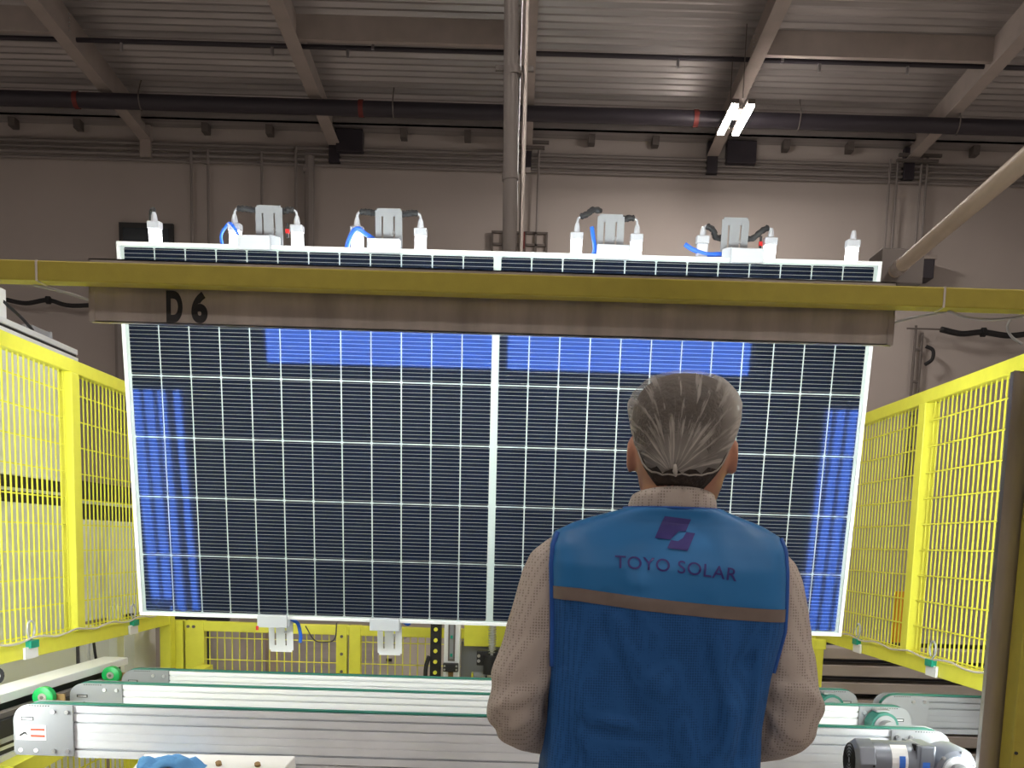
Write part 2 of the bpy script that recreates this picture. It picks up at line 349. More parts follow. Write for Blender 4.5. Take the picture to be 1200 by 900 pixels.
# dark block at rafter feet
for x, w, lb in [(-3.6, .5, 'dark steel block behind the second roof beam foot'), (3.75, .55, 'dark steel block behind the roof beam by the lamp')]:
    tag(MB().box(x, x+w, 19.75, 19.97, 8.72, 9.12).build('beam_seat_block', 'dark_pipe', bevel=.01), lb, 'bracket')
# wall boards
t = thing('notice_board', 'small dark framed window on the wall above the panel top left', 'window', (-7.26, 19.95, 6.9))
MB().box(-7.78, -6.74, 19.93, 19.99, 6.6, 7.38).build('frame', 'dark', t)
MB().box(-7.7, -6.82, 19.91, 19.94, 6.68, 7.28).build('pane', 'glass_dark', t)
t = thing('wall_grille', 'grey gridded wall grille behind the vertical pipe', 'grille', (-.1, 19.95, 6.9))
MB().box(-.62, .42, 19.95, 19.99, 6.7, 7.42).build('back_plate', 'steel_paint', t)
mb = MB()
for k in range(6): x = -.62+k*.208; mb.box(x-.02, x+.02, 19.9, 19.95, 6.7, 7.42)
for z in (6.72, 6.95, 7.18, 7.4): mb.box(-.62, .42, 19.9, 19.95, z-.02, z+.02)
mb.build('grid_bars', 'conduit', t)
MB().box(-.1, .0, 19.86, 19.9, 7.1, 7.4).build('red_tag', bpy.data.materials['faded_red_123'], t)
t = thing('junction_box', 'grey metal box on the wall right of the panel corner', 'box', (7.4, 19.7, 6.7))
MB().box(7.05, 7.75, 19.6, 19.98, 6.7, 7.1).build('body', 'dark_pipe', t, bevel=.02)
MB().box(7.03, 7.77, 19.57, 19.6, 7.05, 7.12).build('lid_lip', 'steel_paint', t)
# hoses on the wall
t = thing('wall_hose', 'sagging black hose on the wall left of the steel light housing', 'hose', (-9, 19.7, 5.75))
MB().tube(catmull([(-9.95, 19.7, 5.85), (-9.5, 19.7, 5.78), (-9.07, 19.7, 5.85), (-8.6, 19.7, 5.76), (-7.6, 19.7, 5.85)]), .042, 10).build('hose', 'rubber', t, smooth=True)
MB().cyl((-9.1, 19.7, 5.85), (-9.03, 19.7, 5.85), .075, 10).build('clamp_ring', 'rubber', t)
t = thing('wall_hose', 'black hose hanging on the wall above the right fence', 'hose', (8.9, 19.7, 5.7))
MB().tube(catmull([(8.0, 19.7, 5.8), (8.4, 19.7, 5.73), (8.8, 19.7, 5.77), (9.3, 19.7, 5.72), (9.75, 19.7, 5.78)]), .055, 10).build('hose', 'rubber', t, smooth=True)
MB().cyl((8.78, 19.7, 5.77), (8.85, 19.7, 5.77), .09, 10).build('clamp_ring', 'rubber', t)
MB().cyl((7.35, 19.7, 5.8), (8.05, 19.7, 5.8), .015, 8).build('rod', 'conduit', t)
t = thing('wall_ladder_conduit', 'narrow twin vertical conduit with hook above the right fence', 'conduit', (7.7, 19.9, 4.5))
for dx in (0, .13): MB().cyl((7.6+dx, 19.9, 3), (7.6+dx, 19.9, 5.9-dx), .028, 8).build('upright', 'conduit', t)
for z in (3.6, 4.2, 4.85, 5.45): MB().box(7.6, 7.73, 19.87, 19.93, z-.02, z+.02).build('rung', 'conduit', t)
MB().tube(catmull([(7.78, 19.8, 5.5), (7.9, 19.75, 5.42), (7.9, 19.75, 5.25), (7.78, 19.78, 5.15)]), .035, 8).build('hook', 'rubber', t, smooth=True)

# vertical pipe and its companion
t = thing('vertical_pipe', 'tall grey vertical pipe rising behind the panel centre', 'pipe', (-.12, 8, 0))
MB().tube([(-.105, 8, 0), (-.115, 8, 3.79), (-.152, 8, 5.53), (-.2, 8, 9.9)], .055, 20).build('pipe', 'conduit', t, smooth='auto')
for z in (4.25, 5.0): MB().cyl((-.125, 8, z), (-.13, 8, z+.05), .062, 20).build('pipe_joint', 'conduit', t, smooth='auto')
for z in (4.35, 5.08): MB().box(-.26 if z > 5 else -.19, .03, 8.06, 8.09, z-.018, z+.018).build('clamp_bar', 'conduit', t)
t = thing('thin_vertical_pipe', 'thin grey vertical conduit beside the thick central pipe', 'pipe', (-.03, 8.05, 0))
MB().tube([(-.02, 8.05, 0), (-.03, 8.05, 4.2), (-.045, 8.05, 9.9)], .019, 12).build('conduit', 'steel', t, smooth='auto')
MB().tube([(-.065, 8.05, 0), (-.08, 8.05, 9.9)], .008, 8).build('rod', 'chrome', t, smooth='auto')
# diagonal duct
t = thing('diagonal_duct', 'beige round duct slanting down behind the right end of the panel', 'duct', (2.8, 8, 3.7))
MB().tube([(2.86, 8, 3.67), (2.30, 4.76, 3.335), (1.52, .25, 2.87), (1.46, -.05, 2.87), (1.44, -.17, 3.0), (1.44, -.2, 3.2), (1.44, -.2, 10.7)], .050, 28).build('duct', 'duct', t, smooth='auto')
MB().cyl((2.84, 7.9, 3.66), (2.81, 7.7, 3.64), .056, 28).build('collar', 'steel', t, smooth='auto')
MB().box(2.75, 3.08, 8, 8.3, 3.58, 3.84).build('hopper', 'conduit', t, bevel=.01)

# high-bay lamps
def highbay(x, y, z, lb):
    t = thing('high_bay_lamp', lb, 'lamp', (x, y, z), 'high bay ceiling lamps')
    MB().box(x-.14, x+.14, y-.2, y+.2, z+.10, z+.14).build('driver_box', 'conduit', t)
    for s in (-1, 1): MB().box(x+s*.125-.055, x+s*.125+.055, y-.58, y+.58, z+.03, z+.10).build('housing', 'conduit', t)
    for s in (-1, 1):
        MB().box(x+s*.125-.05, x+s*.125+.05, y-.55, y+.55, z+.005, z+.03).build('diffuser', 'bay', t)
    MB().cyl((x, y-.5, z+.14), (x, y-.5, deckz(y)), .008, 6).build('hanger', 'conduit', t)
    MB().cyl((x, y+.5, z+.08), (x, y+.5, deckz(y)), .008, 6).build('hanger', 'conduit', t)
highbay(3.31, 16.9, 8.3, 'glowing twin strip ceiling lamp at the right roof beam')
for x, y, lb in [(-11, 9, 'ceiling lamp out of view, left side of hall'), (-4, 2, 'ceiling lamp out of view, above and left of the work cell'),
                 (4, 2, 'ceiling lamp out of view, above and right of the work cell'), (11, 9, 'ceiling lamp out of view, right side of hall'),
                 (-4, -6, 'ceiling lamp out of view behind the camera, left'), (4, -6, 'ceiling lamp out of view behind the camera, right'), (11, -3, 'ceiling lamp out of view, right rear')]:
    highbay(x, y, 8.6, lb)

# ------------------------------------------------------------------ solar panel
PLOC = Vector((-.078, 3.2155, 1.233)); PROT = (math.radians(6.653), 0, math.radians(-.586))
p = thing('solar_panel', 'large dark solar panel with white grid held tilted upright above the conveyor', 'solar panel', PLOC, rot=PROT)
PW, PH = 2.278, 1.134; hw = PW/2
kw = dict(world=False)
MB().box(-hw, hw, 0, .03, 0, .011).add([], []).build('frame_rail', 'frame', p, bevel=.0015, **kw)
MB().box(-hw, hw, 0, .03, PH-.011, PH).build('frame_rail', 'frame', p, bevel=.0015, **kw)
for s in (-1, 1):
    MB().box(min(s*hw, s*(hw-.011)), max(s*hw, s*(hw-.011)), 0, .03, .011, PH-.011).build('frame_rail', 'frame', p, bevel=.0015, **kw)
MB().box(-hw+.011, hw-.011, .0065, .008, .011, PH-.011).build('backsheet', 'backsheet', p, **kw)
MB().box(-hw+.011, hw-.011, .0022, .0028, .011, PH-.011).build('glass', 'glass', p, **kw)
cw, ch, px_, pz_ = .0888, .1808, .0925, .1843
cm = None
for r in range(6):
    for c in range(24):
        x = (-11.5+c)*px_+(-.0095 if c < 12 else .0095); z = PH/2+(r-2.5)*pz_
        if cm is None:
            q = .003; a, b = cw/2, ch/2
            o = MB().prism([(-a+q, -b), (a-q, -b), (a, -b+q), (a, b-q), (a-q, b), (-a+q, b), (-a, b-q), (-a, -b+q)], 'y', -.0009, .0009).build('solar_cell', 'cell', p, world=False); cm = o
        else:
            o = cm.copy(); C.objects.link(o)
        o.location = (x, .0054, z)
t2 = MB()
for s in (-.5, .5): t2.box(s-.05, s+.05, .03, .045, .3, .38)
t2.build('junction_box', 'dark', p, **kw)
PR = Matrix.Rotation(PROT[2], 4, 'Z') @ Matrix.Rotation(PROT[0], 4, 'X')
PM = Matrix.Translation(PLOC) @ PR
def pw(x, y, z): return PM @ Vector((x, y, z))

# tilt rig behind the panel
t = thing('tilt_rig', 'aluminium lifting rig behind the solar panel on one post and arms', 'rig', (PLOC.x, 3.6, 0))
def bar(mb, a, b, w):
    a, b = Vector(a), Vector(b); d = (b-a).normalized(); u = d.cross(Vector((0, 1, 0)));
    if u.length < .1: u = d.cross(Vector((1, 0, 0)))
    u.normalize(); v = d.cross(u)
    return mb.loft([[q+(u*i+v*j)*w/2 for i, j in ((-1, -1), (1, -1), (1, 1), (-1, 1))] for q in (a, b)])
for z in (.22, .9): bar(MB(), pw(-1.08, .10, z), pw(1.08, .10, z), .04).build('cross_rail', 'alu', t)
for x in (-.69, -.33, .335, .706): bar(MB(), pw(x, .075, .0), pw(x, .075, 1.12), .03).build('upright', 'alu', t)
bar(MB(), (.45, 4.1, 0), (.45, 4.1, 2.1), .08).build('post', 'alu', t)
bar(MB(), (.45, 4.06, 1.45), pw(.45-PLOC.x, .12, .22), .05).build('arm', 'alu', t)
bar(MB(), (.45, 4.06, 2.0), pw(.45-PLOC.x, .12, .9), .05).build('arm', 'alu', t)
bar(MB(), (-.267, 4.33, 1.50), pw(-.267-PLOC.x, .12, .22), .05).build('arm', 'alu', t)

# clamps
def clamp(x, off, top, lb, plate_m='clamp_plate'):
    if not top: plate_m = 'clamp_bottom'
    s = 1 if top else -1; z0 = PH if top else 0
    t = thing('panel_clamp', lb, 'clamp', pw(x, .03, z0), 'white clamps holding the panel', PROT)
    # front pad
    mb = MB(); a, b = (off-.048, off+.048); zz = sorted((s*-.016, s*.024))
    mb.box(a, b, -.05, -.031, zz[0], zz[1]); mb.build('pad', 'clamp_pad', t, bevel=.002, world=False)
    zz = sorted((s*.004, s*.022)); MB().box(a+.004, b-.004, -.032, .012, zz[0], zz[1]).build('pad_base', 'clamp_pad', t, bevel=.002, world=False)
    # slanted gusset from pad to plate
    sx = 1 if off <= 0 else -1
    mb = MB(); e = b if sx > 0 else a; g = sx*.040
    mb.prism([(e-sx*.005, s*0.0), (g+sx*.001, s*0), (g+sx*.001, s*.022), (e-sx*.005, s*.030)], 'y', -.03, -.022)
    mb.build('gusset', 'clamp_pad', t, world=False)
    # plate with two slots: built as strips
    h = .118
    mb = MB(); ys = (.014, .018); xs = [-.040, -.0215, -.0165, .0135, .0185, .040]
    lo, s0, s1, hi = -.02, .02, h-.022, h
    def zb(u, v): q = sorted((s*u, s*v)); return q
    for (x0, x1) in ((xs[0], xs[1]), (xs[2], xs[3]), (xs[4], xs[5])): q = zb(s0, s1); mb.box(x0, x1, *ys, *q)
    q = zb(lo, s0); mb.box(xs[0], xs[5], *ys, *q)
    q = zb(s1, hi-.006); mb.box(xs[0], xs[5], *ys, *q); q = zb(hi-.006, hi); mb.box(xs[0]+.005, xs[5]-.005, *ys, *q)
    sp_ = mb.build('slotted_plate', plate_m, t, world=False)
    MB().cyl((.016, .01, s*.05), (.016, .016, s*.05), .005, 8).build('bolt', 'chrome', sp_, world=False)
    return t
clamp(-.690, -.032, True, 'leftmost top clamp, white slotted plate above the D6 end')
clamp(-.330, -.008, True, 'second top clamp from the left, white slotted plate left of centre')
clamp(.335, .006, True, 'third top clamp from the left, first right of the vertical pipe', 'clamp_plate')
clamp(.706, .030, True, 'rightmost top clamp with grey slotted plate', 'clamp_plate')
clamp(-.690, .012 if 0 else -.012, False, 'left of the two white clamps gripping the panel bottom edge')
clamp(-.330, -.008, False, 'right of the two white clamps gripping the panel bottom edge')

# LED tubes behind the panel
tx = [-1.106, -.865, -.679, -.499, -.31, .155, .333, .529, .73, .974]
tl = ['leftmost glowing square tube lamp on the panel top edge', 'glowing tube lamp with blue hose left of the first clamp', 'glowing tube lamp with red tag right of the first clamp',
      'glowing tube lamp wrapped in blue hose left of the second clamp', 'glowing tube lamp with bent white lead right of the second clamp', 'glowing tube lamp left of the third clamp beside a blue hose',
      'glowing tube lamp right of the third clamp', 'unlit tube lamp left of the rightmost clamp', 'glowing tube lamp with red tag right of the rightmost clamp', 'rightmost glowing tube lamp near the panel corner']
M['tube_off'] = mat('unlit_diffuser', (.62, .64, .72), .4)
clx = {1: -.69, 2: -.69, 3: -.33, 4: -.33, 5: .335, 6: .335, 7: .706, 8: .706}
for i, (x, lb) in enumerate(zip(tx, tl)):
    lx = x*1.0097+.078
    t = thing('tube_lamp', lb, 'lamp', pw(lx, .052, PH), 'tube lamps standing behind the panel top edge', PROT)
    MB().box(-.016, .016, -.012, .016, -.55, .044).build('tube', 'tube_off' if i == 7 else 'led_tube', t, bevel=.003, world=False)
    MB().box(-.019, .019, -.015, .019, .044, .066).build('end_cap', 'white_plastic', t, bevel=.003, world=False)
    MB().tube([(0, 0, .066), (0, 0, .082), (0, 0, .092)], [.010, .008, .005], 12).build('cable_gland', 'white_plastic', t, smooth='auto', world=False)
    if i in clx:
        d = (clx[i]+(.04 if clx[i] < lx else -.04)) - lx; s = 1 if d > 0 else -1; hgt = .108 if i < 5 else (.11 if i < 7 else .095)
        MB().tube(catmull([(0, 0, .09), (s*.002, 0, hgt-.006), (s*.01, 0, hgt)]), .0035, 8).build('lead', 'white_plastic', t, smooth=True, world=False)
        e = hgt + (.022 if i == 5 else -.03 if i >= 7 else 0)
        pts = catmull([(s*.008, 0, hgt), (s*.03, 0, (hgt*.6+e*.4)), (d*.75, .01, e), (d+s*.012, .02, e)], 5)
        rs = [(.0055 if k in (0, len(pts)-1) else .0085)+.0012*math.sin(k*2.1)+.0006*random.random() for k in range(len(pts))]
        MB().tube(pts, rs, 9).build('cable_sleeve', 'rubber', t, smooth=True, world=False)
    elif i == 0:
        MB().tube(catmull([(0, 0, .09), (-.004, .01, .102), (-.02, .03, .09), (-.025, .05, .0)]), .006 if i == 0 else .003, 8).build('cable_sleeve' if i == 0 else 'lead', 'rubber' if i == 0 else 'white_plastic', t, smooth=True, world=False)
    if i in (2, 8):
        MB().box(-.032, -.026, -.004, .004, .03, .07).build('tag_post', 'dark', t, world=False)
        MB().box(-.034, -.024, -.006, .004, .042, .054).build('red_tag', 'red', t, world=False)
# blue air hoses
def hose(pts, lb, r=.0035):
    P = [pw(*q) for q in pts]
    o = MB().tube(catmull(P), r, 8).build('air_hose', 'blue_hose', smooth=True); tag(o, lb, 'hose', 'blue air hoses on the clamps')
hose([(-.83, .05, 1.12), (-.838, .05, 1.165), (-.812, .045, 1.198), (-.79, .02, 1.185), (-.77, .03, 1.15), (-.745, .04, 1.14)], 'blue looped hose left of the leftmost clamp', .0045)
hose([(-.463, .05, 1.12), (-.445, .03, 1.165), (-.42, .012, 1.188), (-.395, .02, 1.175), (-.375, .04, 1.165)], 'blue hose looped over a tube lamp left of the second clamp', .007)
hose([(.275, .05, 1.12), (.29, .04, 1.15), (.283, .04, 1.19), (.278, .04, 1.215)], 'blue hose standing up left of the third clamp', .006)
hose([(.56, .05, 1.175), (.585, .045, 1.16), (.63, .045, 1.148), (.67, .045, 1.15)], 'blue hose lying left of the unlit tube lamp', .007)
hose([(-.655, .04, -.005), (-.632, .04, -.02), (-.625, .045, -.06), (-.628, .05, -.085)], 'blue hose hanging by the left bottom clamp', .006)
hose([(-.285, .04, -.004), (-.27, .04, -.012), (-.262, .04, -.006)], 'short blue hose end by the right bottom clamp', .005)

# ------------------------------------------------------------------ yellow portal and light housings
XL, XR, YF = -1.55, 1.45, 2.28
t = thing('yellow_portal_frame', 'yellow portal frame with long crossbeam in front of the panel', 'frame', (0, YF, 0))
for a, b in ((-2.7, -1.075), (-1.073, .927), (.929, 2.6)):
    MB().box(a, b, YF, YF+.045, 2.045, 2.088).build('crossbeam_segment', 'yellow_dimmed', t, bevel=.003)
M['seam'] = mat('pale_joint', (.6, .55, .5), .5)
for x in (-1.074, .928): MB().box(x-.0022, x+.0022, YF-.001, YF+.046, 2.044, 2.089).build('joint_seam', 'seam', t)
MB().box(1.172, 1.252, YF, YF+.06, 0, 2.045).build('post', 'yellow_dimmed', t, bevel=.004)
MB().box(-1.40, -1.32, YF, YF+.06, 0, 2.045).build('post', 'yellow_dimmed', t, bevel=.004)
mb = MB()
for z in (1.05, 1.3, 1.6): mb.cyl((1.18, YF-.004, z), (1.18, YF+.01, z), .004, 8)
mb.build('bolt_hole', 'dark', t)

t = thing('top_light_housing', 'long stainless steel light housing marked D6 under the crossbeam', 'light housing', (-.07, 2.37, 1.97))
mb = MB(); x0, x1 = -.986, .845
mb.box(x0, x1, 2.345, 2.348, 1.974, 2.112); mb.box(x0, x1, 2.345, 2.363, 2.109, 2.112); mb.box(x0, x1, 2.345, 2.363, 1.974, 1.976)
mb.box(x0, x0+.003, 2.345, 2.363, 1.974, 2.112); mb.box(x1-.003, x1, 2.345, 2.363, 1.974, 2.112)
mb.build('cover', 'steel', t)
for a, b in ((x0, x0+.012), (x1-.012, x1)): MB().box(a-.001, b+.001, 2.3435, 2.3455, 1.973, 2.04).build('end_lip', 'steel', t)
mb = MB(); mb.box(-.982, -.122, 2.358, 2.365, 1.979, 2.107).build('diffuser', 'led', t)
mb = MB(); mb.box(-.066, .84, 2.358, 2.365, 1.979, 2.107).build('diffuser', 'led', t)
MB().box(-.10, -.06, 2.327, 2.346, 2.05, 2.10).build('hanger', 'steel', t)
def text_obj(txt, name, size, m_, parent, sx=1.0, offset=0, extrude=.0006, spacing=1.0):
    cu = bpy.data.curves.new(name, 'FONT'); cu.body = txt; cu.size = size; cu.offset = offset; cu.extrude = extrude; cu.space_character = spacing; cu.resolution_u = 6
    to = bpy.data.objects.new(name, cu); C.objects.link(to); bpy.context.view_layer.update()
    me = bpy.data.meshes.new_from_object(to.evaluated_get(bpy.context.evaluated_depsgraph_get()))
    bpy.data.objects.remove(to); vsl = [(v.co.x*sx, v.co.y, v.co.z) for v in me.vertices]; fs = [tuple(p_.vertices) for p_ in me.polygons]
    return vsl, fs
for ch_, xc in (('D', -.792), ('6', -.735)):
    vl, fs = text_obj(ch_, 'letter', .086, 'ink', None, .62, .0045)
    cxm = (min(v[0] for v in vl)+max(v[0] for v in vl))/2; z0 = min(v[1] for v in vl); zh = max(v[1] for v in vl)-z0; wl = max(v[0] for v in vl)-min(v[0] for v in vl)
    mb = MB(); mb.add([((v[0]-cxm)/wl*.037+xc, 2.3445-v[2], 1.9765+(v[1]-z0)/zh*.070) for v in vl], fs)
    mb.build('letter', 'ink', t)

def side_housing(x0, x1, em, lb):
    t = thing('side_light_housing', lb, 'light housing', ((x0+x1)/2, 2.37, .8), 'vertical light housings')
    mb = MB(); z0, z1 = .80, 1.925
    mb.box(x0, x1, 2.345, 2.348, z0, z1); mb.box(x0, x0+.003, 2.345, 2.363, z0, z1); mb.box(x1-.003, x1, 2.345, 2.363, z0, z1); mb.box(x0, x1, 2.345, 2.363, z1-.003, z1); mb.box(x0, x1, 2.345, 2.363, z0, z0+.003)
    mb.build('cover', 'steel', t)
    MB().box(x0-.001, x0+.012, 2.3435, 2.3455, z0, z1+.001).build('edge_lip', 'steel', t)
    for (a, b) in em: MB().box(a, b, 2.358, 2.365, .93, 1.862).build('light_strip', 'led_side', t)
side_housing(1.128, 1.385, [(1.160, 1.176), (1.198, 1.225), (1.245, 1.275), (1.295, 1.328)], 'tall stainless steel light housing at the right edge before the yellow post')
side_housing(-1.56, -1.285, [(-1.354, -1.334), (-1.418, -1.392), (-1.470, -1.441), (-1.525, -1.492)], 'tall stainless steel light housing just outside the left edge')
def cable(pts, lb, m_='white_plastic', r=.003, grp=None, name='cable'):
    o = MB().tube(catmull(pts), r, 8).build(name, m_, smooth=True); return tag(o, lb, 'cable', grp)
cable([(-.98, 2.36, 2.02), (-1.03, 2.34, 2.033), (-1.1, 2.32, 2.045)], 'short white cable left of the D6 steel housing')
cable([(.84, 2.36, 2.025), (.90, 2.34, 2.038), (.95, 2.32, 2.045)], 'short white cable at the right end of the D6 steel housing')
cable([(.95, 2.31, 2.045), (1.0, 2.32, 2.033), (1.06, 2.32, 2.031), (1.11, 2.31, 2.036), (1.14, 2.3, 2.045)], 'thin white cable sagging under the crossbeam at the right')
cable([(1.105, 2.33, 2.04), (1.10, 2.34, 2.02), (1.115, 2.345, 2.0), (1.14, 2.345, 1.985)], 'white cable curving down at the right picture edge')

# ------------------------------------------------------------------ fences
FZ0, FZ1 = 1.10, 2.08
def fence(x, side, ys, lb):
    t = thing('guard_fence', lb, 'fence', (x, ys[0], 0), 'yellow side guard fences')
    MB().box(x-.02, x+.02, ys[0], ys[-1], FZ1-.045, FZ1).build('top_rail', 'yellow', t, bevel=.003)
    MB().box(x-.02, x+.02, ys[0], ys[-1], FZ0-.005, FZ0+.05).build('bottom_rail', 'yellow', t, bevel=.003)
    for k, y in enumerate(ys):
        z0 = 0 if k in (0, len(ys)-1) else FZ0+.05
        MB().box(x-.025, x+.025, y-.03, y+.03, z0, FZ1-.045).build('post', 'yellow', t, bevel=.003)
    for a, b in zip(ys[:-1], ys[1:]):
        mb = MB(); y = a+.03+.017
        while y < b-.035:
            mb.box(x-.0022, x+.0022, y-.0022, y+.0022, FZ0+.05, FZ1-.045); y += .034
        z = FZ0+.06
        while z < FZ1-.05:
            mb.box(x-.006, x-.002, a+.03, b-.03, z-.0022, z+.0022); z += .09
        mb.build('wire_mesh', 'yellow', t, kind='stuff')
fence(XL, -1, [2.46, 3.50, 4.44], 'yellow wire mesh guard fence on the left side of the panel')
fence(XR, 1, [2.46, 3.62, 4.72], 'yellow wire mesh guard fence on the right side of the panel')
def clipset(x, y, s, lb):
    t = thing('sensor_bracket', lb, 'sensor', (x, y, FZ0+.02), 'small sensors on the fence bottom rails')
    MB().box(x-.004, x+.004, y-.05, y+.035, FZ0-.005, FZ0+.032).build('mount_plate', 'sticker_white', t, bevel=.001)
    MB().box(x-.012, x+.012, y-.028, y+.028, FZ0+.028, FZ0+.052).build('connector', 'teal', t, bevel=.002)
    MB().tube(catmull([(x, y, FZ0+.05), (x, y-.025, FZ0+.075), (x, y-.02, FZ0+.105), (x, y+.005, FZ0+.112), (x, y+.022, FZ0+.09), (x, y+.01, FZ0+.062)]), .0035, 8).build('cable_loop', 'white_plastic', t, smooth=True)
for x, y, s, lb in [(XL+.026, 3.13, 1, 'green sensor with looped white cable on the left fence, nearer one'), (XL+.026, 3.98, 1, 'green sensor with looped white cable on the left fence, farther one'),
                    (XR-.026, 4.10, -1, 'green sensor with looped cable on the right fence, farther one'), (XR-.026, 3.36, -1, 'green sensor with looped cable on the right fence, nearer one')]:
    clipset(x, y, s, lb)
for x, ya, yb, lb in [(XL+.031, 2.5, 4.40, 'grey cable run along the bottom rail of the left fence'), (XR-.031, 2.5, 4.6, 'grey cable run along the bottom rail of the right fence')]:
    pts = [(x, ya+(yb-ya)*k/24, FZ0+.055+.006*math.sin(k*1.7)) for k in range(25)]
    cable(pts, lb, 'seam', .0035)

# back gate frame
YB = 4.505
t = thing('back_fence', 'yellow framed wire mesh fence and gate seen under the panel', 'fence', (-.7, YB, 0))
MB().box(-1.49, 1.42, YB-.02, YB+.02, 1.065, 1.11).build('top_rail', 'yellow', t, bevel=.003)
for a, b, lb in ((-1.575, -1.495, None), (-1.485, -1.40, None), (-.80, -.752, None), (-.742, -.69, None), (.55, .61, None), (1.32, 1.37, None)):
    MB().box(a, b, YB-.025, YB+.025, 0, 1.112).build('post', 'yellow', t, bevel=.003)
for a, b in ((-1.40, -.80), (-.69, .55), (.61, 1.32)):
    mb = MB(); x = a+.02
    while x < b: mb.box(x-.0022, x+.0022, YB-.002, YB+.002, .1, 1.07); x += .034
    z = .14
    while z < 1.07: mb.box(a, b, YB-.007, YB-.002, z-.0022, z+.0022); z += .0995
    mb.build('wire_mesh', 'yellow', t, kind='stuff')
MB().box(-1.40, -.80, YB-.02, YB+.02, .06, .11).build('lower_rail', 'yellow', t)
for x, z in ((-1.47, 1.085), (-1.445, 1.085), (-.775, .98), (-.775, 1.06), (-.775, .9)):
    MB().cyl((x, YB-.03, z), (x, YB-.02, z), .007, 10).build('bolt', 'conduit', t)
# lower left side rail of yellow fence below the conveyors
t = thing('lower_side_fence', 'low yellow fence under the left end of the conveyor', 'fence', (-1.3, 3, 0))
bar(MB(), (-1.36, 2.62, .84), (-1.36, 4.4, .90), .05).build('top_rail', 'yellow', t)
MB().box(-1.385, -1.335, 2.6, 2.65, 0, .84).build('post', 'yellow', t)
MB().box(-1.385, -1.335, 3.5, 3.55, 0, .87).build('post', 'yellow', t)
mb = MB(); y = 2.68
while y < 4.4: mb.box(-1.362, -1.358, y-.002, y+.002, .05, .85); y += .04
z = .15
while z < .85: mb.box(-1.366, -1.362, 2.65, 4.4, z-.002, z+.002); z += .1
mb.build('wire_mesh', 'yellow', t, kind='stuff')
t = thing('low_front_fence', 'low yellow mesh fence glimpsed below the front conveyor', 'fence', (-.8, 3.1, 0))
for x in (-1.30, -1.02, -.25, .52): MB().box(x-.022, x+.022, 3.62, 3.66, 0, .86).build('post', 'yellow', t)
mb = MB(); x = -1.27
while x < .5: mb.box(x-.002, x+.002, 3.638, 3.642, .05, .85); x += .034
for k in range(8): mb.box(-1.3, .5, 3.63, 3.635, .1+k*.1, .104+k*.1)
mb.build('wire_mesh', 'yellow', t, kind='stuff')
MB().box(-1.32, .52, 3.62, 3.66, .82, .86).build('top_rail', 'yellow', t)

